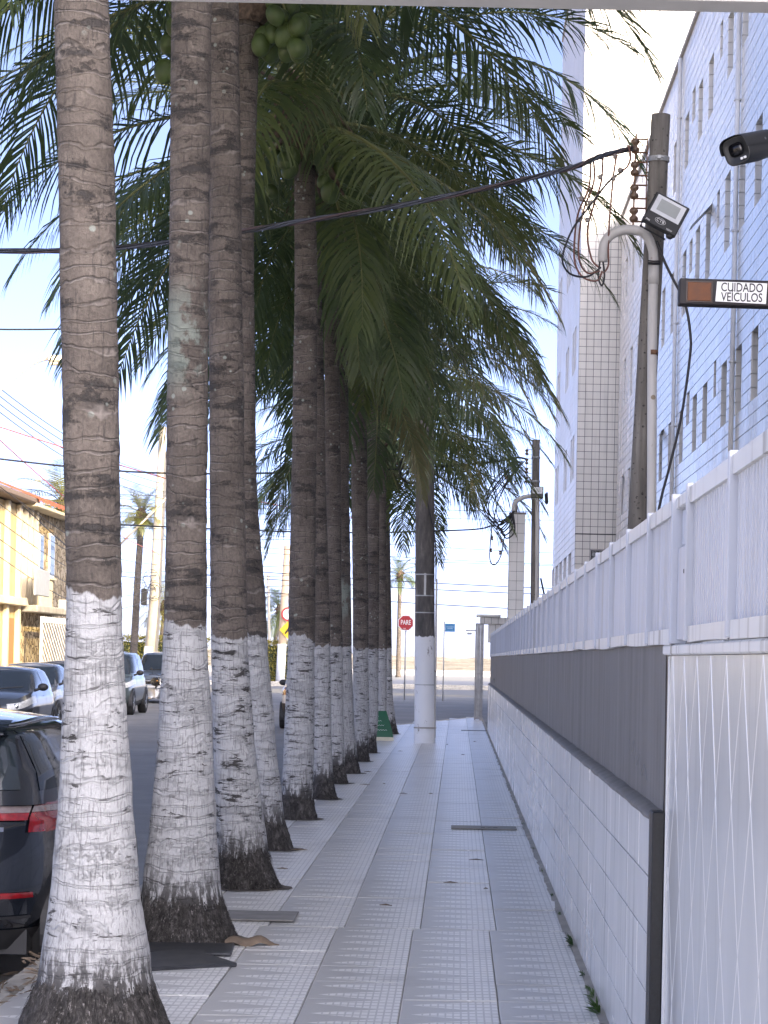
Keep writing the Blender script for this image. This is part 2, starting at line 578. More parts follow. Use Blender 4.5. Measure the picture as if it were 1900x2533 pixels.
for j in range(90):
    yy = 227 + j * 1.6
    r_ = []
    for i in range(200):
        xx = -90 + i * 0.75
        env = min(1, j / 45) * (1 if j < 78 else max(0, (90 - j) / 12))
        hh = noise.noise(Vector((xx * .05, yy * .04, 3.1))) * 0.6 + noise.noise(Vector((xx * .2, yy * .15, 1.1))) * 0.28 + noise.noise(Vector((xx * .6, yy * .5, 7.1))) * .12
        r_.append((xx, yy, 0.1 + env * (1.45 + hh * 1.5 - 0.012 * xx) if env > 0 else 0.0))
    rows.append(r_)
struct(MB().grid(rows).build('beach_sand', sd.m, smooth=True))
struct(MB().quad((-900, 227, -0.12), (900, 227, -0.12), (900, 420, -0.12), (-900, 420, -0.12)).build('beach_flat', sd.m))
sea = NT('sea_water')
sea.set(color=(0.05, 0.10, 0.13), rough=0.15)
sea.bump(sea.noise(sea.world((0.3, 1, 1)), 0.8, 5), 0.6, 0.3)
struct(MB().quad((-4000, 420, -0.3), (4000, 420, -0.3), (4000, 5000, -0.3), (-4000, 5000, -0.3)).build('sea', sea.m))
# ------------------------------------------------------------------ boundary wall on the right
WX = 0.70               # face of the white lower wall
W0, W1 = 8.62, 54.5     # its near and far end
wall = empty('boundary_wall', 'long low wall with white tiled base and dark grey painted band along the sidewalk', 'wall', (0.71, 30, 0))
def P(m, name, mat, parent, smooth=False):
    """build world-space mesh under a parent whose matrix is a pure offset"""
    o = m.build(name, mat, parent, smooth)
    o.matrix_parent_inverse = Matrix.Translation(-Vector(parent.location)) if parent.rotation_euler.z == 0 else (Matrix.Translation(parent.location) @ Matrix.Rotation(parent.rotation_euler.z, 4, 'Z')).inverted()
    return o
P(MB().box(WX + 0.012, 0.95, W0, W1, -0.15, 1.045).box(0.752, 0.93, W0, W1, 1.045, 1.675), 'wall_core', M['grout'], wall)
# dark painted band in three lengths with thin joints
ys = [W0, 13.9, 22.9, 33.2, 43.6, 49.6, W1]
for a, c in zip(ys, ys[1:]):
    rows = []
    n = max(4, int((c - a) / 0.5))
    for j in range(7):
        z = 1.07 + (1.665 - 1.07) * j / 6
        rows.append([(0.742 + 0.003 * noise.noise(Vector((z * 2, yy * .7, 0))), yy, z) for yy in [a + 0.004 + (c - a - 0.008) * i / n for i in range(n + 1)]])
    P(MB().grid(rows).box(0.745, 0.76, a + .006, c - .006, 1.06, 1.675), 'dark_panel', M['dark_panel'], wall)
# rough mortar ledge between the two
lg = []
n = 230
for q, (dx, dz) in enumerate(((0.742, 1.075), (0.725, 1.072), (0.694, 1.058), (0.690, 1.044), (0.703, 1.036))):
    lg.append([(dx + 0.006 * noise.noise(Vector((q, yy * 3, 1))) * (1 if q else 0), yy, dz + 0.007 * noise.noise(Vector((q * 2.0, yy * 2.2, 5)))) for yy in [W0 + (W1 - W0) * i / n for i in range(n + 1)]])
P(MB().grid(lg), 'ledge', M['dark_panel'], wall, True)
# white tiles
tl, th = 0.565, 0.208
wt = MB().bbox(0, 0.014, 0.0032, tl - 0.0032, 0.003, th - 0.003, 0.001).mesh('tile')
wt.materials.append(M['wall_tile'])
restw = MB(); cnt = 0
yy = W0
while yy + tl < W1:
    for j in range(5):
        z0 = 0.0 + j * th
        if cnt < 300:
            o = link('tile', wt, wall)
            o.matrix_parent_inverse = Matrix.Translation(-Vector(wall.location))
            o.location = (WX + random.uniform(-.0006, .0006), yy, z0)
            o.rotation_euler = (0, random.gauss(0, .002), random.gauss(0, .0012))
            cnt += 1
        else:
            restw.box(WX, WX + .014, yy + .0022, yy + tl - .0022, z0 + .002, z0 + th - .002)
    yy += tl
tag(P(restw, 'far_wall_tiles', M['wall_tile'], wall), kind='stuff')
# white chalk scribbles on the dark band
for (y0, z0, sc, nm) in ((9.35, 1.16, 0.16, 8), (47.8, 1.18, 0.35, 6)):
    pts = [(0.7385, y0 + sc * 0.9 * i * (1.0 if nm == 8 else 1), z0 + (0.045 if i % 2 else -0.03) + random.uniform(-.015, .015) + (0.012 * i if nm == 8 else 0)) for i in range(nm)]
    P(MB().tube(pts, 0.0010 if nm == 8 else .003, 4), 'chalk_scribble', simple('chalk_' + str(nm), (.30, .30, .30), .9), wall)

# black trim that closes the near end of the wall
tr = empty('wall_end_trim', 'narrow black granite post closing the near end of the white tiled wall', 'post', (0.72, 8.55, 0))
P(MB().bbox(0.692, 0.735, 8.47, 8.617, -0.01, 1.079, 0.004), 'granite_face', M['granite'], tr)

# ------------------------------------------------------------------ aluminium fence on top of the wall
FX = 0.735
fence = empty('ribbed_fence', 'white ribbed aluminium fence running along the top of the boundary wall', 'fence', (FX, 30, 1.68))
posts = [5.2, 6.37, 7.54, 8.06, 9.1]
while posts[-1] < 53.2:
    posts.append(posts[-1] + 1.135)
zt, zb = 2.15, 1.682
slat_p = 0.0615
sm = MB()
prof = [(0.020, 0.0), (0.020, 0.014), (-.012, 0.020), (-.012, 0.041), (0.020, 0.047), (0.020, 0.0615)]
sm.grid([[(px, py, 0.0) for px, py in prof], [(px, py, 1.0) for px, py in prof]])
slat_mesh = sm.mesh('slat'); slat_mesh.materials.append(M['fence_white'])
cnt = 0
far = MB()
for k, (a, c) in enumerate(zip(posts, posts[1:])):
    sag = lambda y: 0.012 * noise.noise(Vector((y * .8, 0, 2)))
    # post
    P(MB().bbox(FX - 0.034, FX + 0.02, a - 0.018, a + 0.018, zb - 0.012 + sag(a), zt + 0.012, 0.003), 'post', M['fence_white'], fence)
    # rails
    if abs(a - 7.54) < .01:
        continue
    n = 4
    for (h0, h1, nm) in ((zt - 0.052, zt, 'top_rail'), (zb - 0.016, zb + 0.034, 'bottom_rail')):
        rr = []
        for (ox, oz) in ((-.024, h0), (-.024, h1), (0.018, h1), (0.018, h0)):
            rr.append([(FX + ox, a + 0.021 + (c - a - .042) * i / n, oz + (sag(a + (c - a) * i / n) if nm == 'bottom_rail' and oz == h0 else 0)) for i in range(n + 1)])
        P(MB().grid(rr + [rr[0]]), nm, M['rail_white'], fence)
    ns = int(round((c - a - 0.04) / slat_p))
    if cnt + ns <= 290:
        for i in range(ns):
            o = link('slat', slat_mesh, fence)
            o.matrix_parent_inverse = Matrix.Translation(-Vector(fence.location))
            o.location = (FX, a + 0.02 + i * slat_p * (c - a - 0.04) / (ns * slat_p), zb + 0.02)
            o.scale = (1, (c - a - 0.04) / (ns * slat_p), zt - 0.05 - zb - .02)
            cnt += 1
    else:
        for i in range(ns):
            y0 = a + 0.02 + i * slat_p * (c - a - 0.04) / (ns * slat_p)
            far.grid([[(FX + px, y0 + py, zb + .02) for px, py in prof], [(FX + px, y0 + py, zt - .05) for px, py in prof]])
P(MB().bbox(FX - 0.022, FX + 0.02, posts[-1] - 0.016, posts[-1] + 0.016, zb, zt + 0.012, 0.003), 'post', M['fence_white'], fence)
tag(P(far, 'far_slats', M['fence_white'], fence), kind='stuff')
# box between two posts
bx = empty('lock_box', 'plain white metal box set between two ribbed fence panels', 'box', (FX, 7.8, zb))
P(MB().bbox(FX - 0.012, FX + 0.06, 7.565, 8.03, zb - 0.006, zb + 0.30, 0.004), 'box_body', M['fence_white'], bx)
P(MB().bbox(FX + 0.0, FX + 0.05, 7.565, 8.03, zb + 0.306, zb + 0.425, 0.004), 'upper_cover', M['fence_white'], bx)
P(MB().bbox(FX - 0.02, FX + 0.03, 7.56, 8.04, zb + 0.427, zt, 0.004), 'cap_rail', M['rail_white'], bx)
for yy_, zz_ in ((7.80, zb + .215), (7.76, zb + .208), (7.75, zb + .19)):
    P(MB().lathe([(0.0, 0), (0.007, 0), (0.0075, 0.002)], 10, (FX - 0.0145, yy_, zz_), 'X'), 'hole', M['black_plastic'], bx)

# ------------------------------------------------------------------ garage gate: buckled white sheet
gate = empty('garage_gate', 'tall white sheet-metal gate with buckled vertical folds in the right foreground', 'gate', (0.74, 6.5, 0))
rows = []
for j in range(15):
    z = -.1 + 1.726 * j / 14
    rows.append([(0.742 + 0.0045 * noise.noise(Vector((yy * 1.3, z * 1.1, 3))) + 0.002 * noise.noise(Vector((yy * 5, z * 1.5, 8))), yy, z) for yy in [4.4 + 4.044 * i / 60 for i in range(61)]])
P(MB().grid(rows), 'sheet', M['gate_sheet'], gate, True)
# embossed diamond lattice
for sgn in (1, -1):
    for k in range(-3, 13):
        y0 = 8.36 - k * .415
        pts = []
        for j in range(22):
            z = 1.624 - 1.70 * j / 21
            yv = y0 - sgn * (1.624 - z) * .53 + .02 * noise.noise(Vector((k * 3.3, z * 2, sgn)))
            if 4.42 < yv < 8.42:
                x = 0.742 + 0.0045 * noise.noise(Vector((yv * 1.3, z * 1.1, 3))) + 0.002 * noise.noise(Vector((yv * 5, z * 1.5, 8)))
                pts.append((x, yv, z))
        if len(pts) > 3:
            m_ = MB()
            m_.grid([[(x + .001, y_ - .011, z), (x - .0006, y_ - .004, z), (x - .0014, y_, z), (x - .0006, y_ + .004, z), (x + .001, y_ + .011, z)] for x, y_, z in pts])
            P(m_, 'ridge', M['gate_sheet'], gate)
P(MB().bbox(0.714, 0.80, 4.4, 8.455, 1.628, 1.662, 0.005), 'top_beam', M['rail_white'], gate)
P(MB().bbox(0.735, 0.80, 8.446, 8.468, -0.02, 1.626, 0.004), 'edge_frame', M['rail_white'], gate)
P(MB().box(0.80, 0.83, 4.4, 8.44, -0.1, 1.626), 'backing', M['grout'], gate)

# grey beam overhead at the very top of the view
beam = empty('overhead_beam', 'grey steel beam crossing overhead at the very top edge of the view', 'beam', (0.8, 4.0, 0))
P(MB().bbox(-2.0, 1.0, 3.97, 4.05, 2.687, 2.77, 0.006), 'beam', simple('grey_beam', (0.36, 0.37, 0.40), 0.5, var=0.1), beam)
P(MB().bbox(0.86, 0.94, 3.97, 4.05, -0.1, 2.69, 0.006), 'support', simple('grey_post', (0.36, 0.37, 0.40), 0.5, var=0.1), beam)

# ------------------------------------------------------------------ tiled apartment block on the right
BX = 4.15; BY0, BY1 = 29.6, 64.6; BZ1 = 13.4; TP = 0.2
block = empty('apartment_block', 'long apartment block clad in small white tiles with narrow windows behind the fence', 'building', (BX, 47, 0))
nu = int(round((BY1 - BY0) / TP)); nv = int(round((BZ1 - 1.4) / TP)); VZ = 1.4
wins = []   # (y0, y1, z0, z1)
for zc in (5.95, 8.85, 11.55):
    for yc in (34.6, 36.6, 38.6, 41.6, 43.4, 46.0, 48.4, 50.6, 54.6, 57.6, 60.0, 62.4):
        wins.append((yc - 0.4, yc + 0.4, zc - 0.6, zc + 0.5))
    for yc in (40.0, 44.7, 52.4):
        wins.append((yc - 0.2, yc + 0.2, zc + 0.0, zc + 0.6))
def snap(a, o):
    return int(round((a - o) / TP))
holes = [(snap(a, BY0), snap(b_, BY0), snap(c, VZ), snap(d, VZ)) for a, b_, c, d in wins]
closed = set()
for (a, b_, c, d) in holes:
    for i in range(a, b_):
        for j in range(c, d):
            closed.add((i, j))
ft = MB()
G_ = .0065
ft.v = [(0, G_, G_), (0, TP - G_, G_), (0, TP - G_, TP - G_), (0, G_, TP - G_), (.014, G_, G_), (.014, TP - G_, G_), (.014, TP - G_, TP - G_), (.014, G_, TP - G_)]
ft.f = [(3, 2, 1, 0)] + [(i, (i + 1) % 4, 4 + (i + 1) % 4, 4 + i) for i in range(4)]
ftm = ft.mesh('tile'); ftm.materials.append(M['facade_tile'])
gr = MB(); tl_ = MB(); cnt = 0
for i in range(nu):
    for j in range(nv):
        if (i, j) in closed:
            continue
        y0 = BY0 + i * TP; z0 = VZ + j * TP
        gr.quad((BX + .012, y0 + TP, z0), (BX + .012, y0, z0), (BX + .012, y0, z0 + TP), (BX + .012, y0 + TP, z0 + TP))
        if 14 <= i < 22 and cnt < 300 and z0 > 2.3 and z0 < 11:
            o = link('tile', ftm, block); o.matrix_parent_inverse = Matrix.Translation(-Vector(block.location)); o.location = (BX, y0, z0); cnt += 1
        else:
            d = random.uniform(-.0012, .0012)
            bb = len(tl_.v)
            tl_.v += [(BX + d + x, y0 + y_, z0 + z_) for x, y_, z_ in ft.v]
            tl_.f += [tuple(bb + q for q in f) for f in ft.f]
P(gr, 'grout_wall', M['grout'], block)
tag(P(tl_, 'facade_tiles', M['facade_tile'], block), kind='stuff')
for (a, b_, c, d) in holes:
    y0, y1, z0, z1 = BY0 + a * TP, BY0 + b_ * TP, VZ + c * TP, VZ + d * TP
    w_ = MB()
    w_.quad((BX + .008, y0, z0), (BX + .26, y0, z0), (BX + .26, y0, z1), (BX + .008, y0, z1))
    for q in range(int(round((z1 - z0) / TP))):
        w_.bbox(BX + .01, BX + .25, y1 - .012, y1 - .002, z0 + q * TP + .004, z0 + (q + 1) * TP - .004, .003)
    w_.quad((BX + .008, y1, z0), (BX + .008, y0, z0), (BX + .26, y0, z0), (BX + .26, y1, z0))
    w_.quad((BX + .008, y0, z1), (BX + .008, y1, z1), (BX + .26, y1, z1), (BX + .26, y0, z1))
    wo_ = P(w_, 'window', M['facade_tile'], block)
    f_ = MB()
    for (ya, yb, za, zb_) in ((y0, y1, z0, z0 + .04), (y0, y1, z1 - .04, z1), (y0, y0 + .04, z0 + .041, z1 - .041), (y1 - .04, y1, z0 + .041, z1 - .041)):
        f_.box(BX + .2, BX + .235, ya + .001, yb - .013, za, zb_)
    for nm, mb_, mt in (('window_frame', f_, M['white_paint']), ('pane', MB().quad((BX + .222, y1, z0), (BX + .222, y0, z0), (BX + .222, y0, z1), (BX + .222, y1, z1)), M['dark_glass'])):
        o = mb_.build(nm, mt, wo_)
        o.matrix_parent_inverse = Matrix.Identity(4)
# two awning sashes pushed open
for (yc, zc) in ((41.3, 8.95), (50.3, 6.0), (62.0, 5.9)):
    P(MB().prism([(BX - .01, yc - .35, zc + .42), (BX - .01, yc + .4, zc + .42), (BX - .34, yc + .4, zc + .06), (BX - .34, yc - .35, zc + .06)], (.012, 0, .012)), 'open_sash', M['white_paint'], block)
# closing volume, unseen near stretch sized to shade the sidewalk, roof and coping
shell = MB()
shell.box(BX + .45, 22, BY0, BY1, -0.1, BZ1 - .05)
shell.box(BX + .02, 22, 0.0, BY0 - .002, -0.1, BZ1 - .02)
P(shell, 'wall', M['tiled_plain'], block)
P(MB().box(BX - .05, BX + .46, BY0 - .5, BY1 - .002, BZ1 + .002, BZ1 + .09).box(BX + .008, BX + .46, BY0, BY1 - .001, VZ - 1.5, VZ - .004), 'coping', simple('coping', (0.40, 0.38, 0.36), 0.7), block)
for yp in (37.0, 47.2):
    m_ = MB().tube([(BX - .05, yp, 1.0), (BX - .05, yp, BZ1 - .02)], 0.04, 8)
    for q in range(6):
        m_.box(BX - .1, BX - .002, yp - .045, yp + .045, 2.2 + q * 2.0, 2.23 + q * 2.0)
    P(m_, 'drain_pipe', M['white_paint'], block, True)

# ------------------------------------------------------------------ tower whose sunlit end face stands forward
TX0, TX1, TY0, TY1, TZ1 = 3.07, 7.6, 64.7, 80.0, 22.0
tower = empty('corner_tower', 'tall tiled tower with sunlit yellow end wall standing forward of the block', 'building', (TX0, TY0, 0))
gr = MB(); tl_ = MB(); cnt = 0
nx = 22; nz = int((TZ1 - 1.4) / TP)
ww = [(2, 6, 14, 16)]        # glass block window, in tiles
for i in range(nx):
    for j in range(nz):
        if any(a <= i < b_ and c <= j < d for a, b_, c, d in ww):
            continue
        x0 = TX0 + i * TP; z0 = VZ + j * TP
        gr.quad((x0, TY0 + .008, z0), (x0 + TP, TY0 + .008, z0), (x0 + TP, TY0 + .008, z0 + TP), (x0, TY0 + .008, z0 + TP))
        vv = [(y_, x, z_) for x, y_, z_ in ft.v]
        if cnt < 290 and j > 5 and i < 5:
            if cnt == 0:
                m_ = MB(); m_.v = vv; m_.f = [f[::-1] for f in ft.f]
                fte = m_.mesh('tile'); fte.materials.append(M['tower_tile'])
            o = link('tile', fte, tower); o.matrix_parent_inverse = Matrix.Translation(-Vector(tower.location)); o.location = (x0, TY0, z0); cnt += 1
        else:
            bb = len(tl_.v)
            tl_.v += [(x0 + a, TY0 + b_, z0 + c) for a, b_, c in vv]
            tl_.f += [tuple(bb + q for q in f[::-1]) for f in ft.f]
ny = int((TY1 - TY0) / TP)
sidew = []
for q in range(5):
    sidew.append((10 + q * 15, 19 + q * 15, 13, 16))
for zc in (26, 41, 56):
    for q in (8, 14, 30, 36, 60, 66):
        sidew.append((q, q + 4, zc, zc + 6))
for i in range(ny):
    for j in range(nz):
        if any(a <= i < b_ and c <= j < d for a, b_, c, d in sidew):
            continue
        y0 = TY0 + .012 + i * TP; z0 = VZ + j * TP
        gr.quad((TX0 + .008, y0 + TP, z0), (TX0 + .008, y0, z0), (TX0 + .008, y0, z0 + TP), (TX0 + .008, y0 + TP, z0 + TP))
        bb = len(tl_.v)
        tl_.v += [(TX0 + x, y0 + y_, z0 + z_) for x, y_, z_ in ft.v]
        tl_.f += [tuple(bb + q for q in f) for f in ft.f]
P(gr, 'grout_wall', M['grout'], tower)
tag(P(tl_, 'facade_tiles', M['tower_tile'], tower), kind='stuff')
for (a, b_, c, d) in sidew:
    y0, y1, z0, z1 = TY0 + a * TP + .012, TY0 + b_ * TP + .012, VZ + c * TP, VZ + d * TP
    w_ = MB()
    w_.quad((TX0 + .008, y1, z0), (TX0 + .3, y1, z0), (TX0 + .3, y1, z1), (TX0 + .008, y1, z1))
    w_.quad((TX0 + .008, y1, z0), (TX0 + .008, y0, z0), (TX0 + .3, y0, z0), (TX0 + .3, y1, z0))
    w_.quad((TX0 + .008, y0, z1), (TX0 + .008, y1, z1), (TX0 + .3, y1, z1), (TX0 + .3, y0, z1))
    w_.quad((TX0 + .008, y0, z0), (TX0 + .3, y0, z0), (TX0 + .3, y0, z1), (TX0 + .008, y0, z1))
    wo_ = P(w_, 'window', M['white_paint'], tower)
    o = MB().quad((TX0 + .2, y1, z0), (TX0 + .2, y0, z0), (TX0 + .2, y0, z1), (TX0 + .2, y1, z1)).build('pane', M['dark_glass'], wo_)
# glass block window in the end face
gx0, gx1, gz0, gz1 = TX0 + 2 * TP, TX0 + 6 * TP, VZ + 14 * TP, VZ + 16 * TP
wb_ = MB()
wb_.box(gx0 - .03, gx1, TY0 + .015, TY0 + .14, gz0 - .002, gz0 + .03).box(gx0 - .03, gx1, TY0 + .015, TY0 + .14, gz1 - .03, gz1 + .002).box(gx0 - .03, gx0 + .03, TY0 + .015, TY0 + .139, gz0 + .031, gz1 - .031)
wo_ = P(wb_, 'window', simple('concrete_frame', (0.42, 0.41, 0.41), 0.8), tower)
glb = MB().bbox(0, .17, 0, .05, 0, .155, .012).mesh('glass_block')
glb.materials.append(simple('glass_block', (0.25, 0.27, 0.28), 0.12, var=0.3, vscale=14))
for i in range(4):
    for j in range(2):
        o = link('glass_block', glb, wo_); o.location = (gx0 + .05 + i * .185, TY0 + .1, gz0 + .035 + j * .168)
P(MB().quad((gx0 - .03, TY0 + .15, gz0), (gx1, TY0 + .15, gz0), (gx1, TY0 + .15, gz1), (gx0 - .03, TY0 + .15, gz1)), 'window_back', M['grout'], tower)
P(MB().box(TX0 + .32, TX1, TY0 + .16, TY1, -.1, TZ1), 'core', M['grout'], tower)
P(MB().box(TX0 - .04, TX1, TY0 - .04, TY1, TZ1 + .002, TZ1 + .15), 'coping', simple('tower_coping', (0.42, 0.40, 0.38), 0.7), tower)
# dark seam above the window row
P(MB().box(TX0 - .004, TX0 + 5.6 * TP, TY0 - .004, TY0 + .004, VZ + 18 * TP - .016, VZ + 18 * TP + .016), 'seam', simple('seam', (0.06, 0.06, 0.065), 0.9), tower)

# unseen buildings added and sized to throw shade over the avenue
for (x0, x1, y0, y1, h, lb) in ((9.0, 33.0, 66.0, 84.0, 19.0, 'unseen pale building added behind the tiled tower to shade the avenue'), (33.5, 100.0, 79.0, 84.0, 64.0, 'unseen tall pale slab added along the beach avenue to shade it')):
    nb = empty('shade_caster', lb, 'building', (x0, y0, 0))
    m_ = MB().box(x0, x1, y0, y1, -.1, h)
    P(m_, 'wall', simple('render_' + str(int(h)), (0.55, 0.52, 0.47), 0.85, var=0.1), nb)
    win = MB().bbox(0, 1.4, -.05, .02, 0, 1.2, .02).mesh('window'); win.materials.append(M['dark_glass'])
    for q in range(int(h / 3)):
        for i in range(int((x1 - x0) / 3.2)):
            if q * i > 60: continue
            o = link('window', win, nb, (0.9 + i * 3.2, -.02, 1.0 + q * 3.0))
    P(MB().box(x0 - .2, x1 + .2, y0 - .2, y1 + .2, h + .002, h + .3), 'roof', M['concrete'], nb)

# tiled pillar and gatehouse near the corner
pil = empty('tiled_pillar', 'free-standing pillar clad in white tiles beside the farther utility pole', 'pillar', (1.2, 51, 0))
P(MB().box(1.04, 1.36, 50.84, 51.16, -.1, 4.66), 'core', M['grout'], pil)
tp = 0.16
pt = MB().bbox(.003, tp - .003, -.012, -.002, .003, .197, .002).mesh('tile'); pt.materials.append(M['facade_tile'])
for j in range(23):
    for i in range(2):
        o = link('tile', pt, pil); o.matrix_parent_inverse = Matrix.Translation(-Vector(pil.location)); o.location = (1.04 + i * tp, 50.84, 0.06 + j * .2)
        o = link('tile', pt, pil); o.matrix_parent_inverse = Matrix.Translation(-Vector(pil.location)); o.location = (1.04, 51.16 - i * tp, 0.06 + j * .2); o.rotation_euler = (0, 0, R(-90))
P(MB().bbox(1.02, 1.38, 50.82, 51.18, 4.662, 4.70, .01), 'cap', M['concrete'], pil)
P(MB().tube([(1.17, 51, 4.70), (1.17, 51, 4.92), (1.13, 51, 4.98)], .03, 8), 'vent_pipe', M['concrete'], pil, True)

gh = empty('gatehouse', 'small tiled gatehouse canopy above the grey gate at the far end of the wall', 'building', (0.9, 58, 0))
P(MB().bbox(0.50, 1.6, 56.2, 57.0, 2.42, 2.58, .02).bbox(0.42, 0.98, 56.0, 56.9, 2.585, 2.64, .01), 'canopy', M['facade_tile'], gh)
P(MB().bbox(0.70, 1.6, 56.3, 56.9, 2.0, 2.418, .01), 'lintel', M['facade_tile'], gh)
jt = MB()
for q in range(6):
    jt.box(0.86 + q * .12, 0.868 + q * .12, 56.292, 56.299, 2.0, 2.41)
    jt.box(0.60 + q * .16, 0.608 + q * .16, 56.192, 56.199, 2.43, 2.57)
P(jt, 'tile_joints', M['grout'], gh)
P(MB().bbox(0.78, 0.90, 56.4, 56.6, -.1, 1.998, .01), 'column', simple('dark_column', (0.12, 0.12, 0.13), 0.6), gh)
m_ = MB()
for q in range(6):
    m_.bbox(0.775, 0.905, 56.38, 56.398, .1 + q * .33, .13 + q * .33, .004)
P(m_, 'column_bands', simple('band_grey', (0.3, 0.3, 0.31), 0.6), gh)
gt = empty('pedestrian_gate', 'tall narrow grey metal gate frame standing open at the end of the sidewalk', 'gate', (0.62, 66, 0))
m_ = MB()
for (x0, x1) in ((0.46, 0.50), (0.60, 0.68)):
    m_.bbox(x0, x1, 63.9, 63.98, -.02, 2.55, .006)
for z_ in (0.02, 1.2, 2.5):
    m_.bbox(0.50, 0.60, 63.92, 63.96, z_, z_ + .05, .004)
P(m_, 'frame', simple('gate_grey', (0.33, 0.33, 0.33), 0.5, var=.2), gt)
P(MB().bbox(0.505, 0.595, 63.93, 63.945, 0.071, 1.199, .003).bbox(0.505, 0.595, 63.93, 63.945, 1.251, 2.499, .003), 'leaf_panel', simple('gate_panel', (0.40, 0.40, 0.40), 0.5, var=.2), gt)
P(MB().bbox(0.20, 0.47, 63.93, 63.97, 2.34, 2.37, .004).bbox(0.24, 0.36, 63.9, 64.0, 2.25, 2.30, .006), 'lamp_arm', M['galv'], gt)
# ------------------------------------------------------------------ coconut palms
def m_bark():
    t = NT('palm_bark')
    oi = t.n('ShaderNodeObjectInfo')
    tc = t.n('ShaderNodeTexCoord')
    off = t.n('ShaderNodeVectorMath', operation='ADD')
    t.l(tc.outputs['Object'], off.inputs[0])
    rnd = t.math('MULTIPLY', oi.outputs['Random'], 17.0)
    t.l(t.comb(0.0, 0.0, 0.0), off.inputs[1])
    o3 = t.sep(off.outputs[0])
    x, y, z = o3[0], o3[1], o3[2]
    zr = t.math('ADD', z, rnd)
    def vec(sx, sy, sz):
        return t.comb(t.math('MULTIPLY', x, sx), t.math('MULTIPLY', y, sy), t.math('MULTIPLY', zr, sz))
    big = t.noise(vec(5, 5, 5), 1.0, 4)
    warp = t.noise(vec(4, 4, 7), 1.0, 3)
    slow = t.noise(vec(0.6, 0.6, 2.3), 1.0, 2)
    rings = t.math('FRACT', t.math('MULTIPLY', t.math('ADD', zr, t.math('ADD', t.math('MULTIPLY', warp, 0.13), t.math('MULTIPLY', slow, 0.30))), 13.0))
    lmask = t.step(t.noise(vec(6, 6, 8), 1.0, 3), 0.40, 0.62)
    line = t.math('SUBTRACT', 1.0, t.step(t.math('ABSOLUTE', t.math('SUBTRACT', rings, 0.5)), 0.02, 0.11))
    groove = t.step(t.math('ABSOLUTE', t.math('SUBTRACT', rings, 0.60)), 0.10, 0.02)
    crack = t.noise(vec(70, 70, 9), 1.0, 4, 0.65)
    crk = t.step(crack, 0.43, 0.34)
    patch = t.noise(vec(48, 48, 60), 1.0, 5, 0.8, 0.4)
    big2 = t.noise(vec(4.2, 4.2, 13), 1.0, 4, 0.55)
    dark = t.step(t.math('ADD', t.math('MULTIPLY', patch, 0.55), big2), 0.835, 0.93)
    fine = t.noise(vec(60, 60, 60), 1.0, 4, 0.7)
    base = t.ramp(t.math('ADD', t.math('MULTIPLY', big, 0.5), t.math('MULTIPLY', fine, 0.5)), [(0.34, (0.065, 0.054, 0.046)), (0.5, (0.12, 0.10, 0.085)), (0.68, (0.195, 0.165, 0.14))])
    base = t.mix(t.math('MULTIPLY', t.math('MULTIPLY', groove, lmask), 0.6), base, (0.045, 0.04, 0.038))
    base = t.mix(t.math('MULTIPLY', t.math('MULTIPLY', line, lmask), 0.5), base, (0.30, 0.265, 0.24))
    base = t.mix(t.math('MULTIPLY', crk, 0.6), base, (0.035, 0.031, 0.03))
    base = t.mix(t.math('MULTIPLY', dark, 0.75), base, (0.025, 0.024, 0.025))
    # pale lichen spots
    lv = t.voro(vec(13, 13, 13), 1.0)
    lsel = t.math('MULTIPLY', t.step(lv, 0.22, 0.14), t.step(t.noise(vec(2, 2, 2), 1.0, 2), 0.52, 0.6))
    base = t.mix(t.math('MULTIPLY', lsel, 0.7), base, (0.33, 0.37, 0.33))
    lz = t.n('ShaderNodeAttribute', attribute_type='OBJECT', attribute_name='lichen_height').outputs['Fac']
    lband = t.step(t.math('ABSOLUTE', t.math('SUBTRACT', z, lz)), 0.38, 0.12)
    lfac = t.math('MULTIPLY', lband, t.step(t.math('ADD', t.noise(vec(9, 9, 7), 1.0, 5, 0.65), t.math('MULTIPLY', x, -1.6)), 0.50, 0.62))
    base = t.mix(t.math('MULTIPLY', lfac, 0.62), base, (0.27, 0.32, 0.28))
    # lime wash on the lower trunk
    at = t.n('ShaderNodeAttribute', attribute_type='OBJECT', attribute_name='paint_top')
    edge = t.math('ADD', at.outputs['Fac'], t.math('ADD', t.math('MULTIPLY', t.math('SUBTRACT', t.noise(vec(24, 24, 5), 1.0, 3), 0.5), 0.09), t.math('MULTIPLY', t.math('SUBTRACT', t.noise(vec(5, 5, 0.3), 1.0, 1), 0.5), 0.22)))
    painted = t.step(t.math('SUBTRACT', z, edge), 0.008, -0.008)
    pc = t.noise(vec(120, 120, 9), 1.0, 3, 0.6)
    pcr = t.step(pc, 0.46, 0.40)
    pch = t.noise(vec(7, 7, 34), 1.0, 5, 0.7, 0.4)
    wr = t.n('ShaderNodeAttribute', attribute_type='OBJECT', attribute_name='wear').outputs['Fac']
    pch2 = t.math('ADD', pch, t.math('MULTIPLY', wr, 0.075))
    sc = t.math('MULTIPLY', t.step(pch2, 0.555, 0.615), t.step(t.math('ADD', t.noise(vec(6, 6, 6), 1.0, 3), t.math('MULTIPLY', wr, 0.1)), 0.44, 0.6))
    gl = t.math('MULTIPLY', groove, t.step(t.noise(vec(7, 7, 10), 1.0, 4, 0.6), 0.55, 0.66))
    zz = t.math('SUBTRACT', 1.0, t.math('DIVIDE', z, 0.48))
    low = t.math('MULTIPLY', t.step(t.math('ADD', t.noise(vec(30, 30, 7), 1.0, 5, 0.7), t.math('MULTIPLY', zz, 0.35)), 0.54, 0.66), t.step(z, 0.62, 0.2))
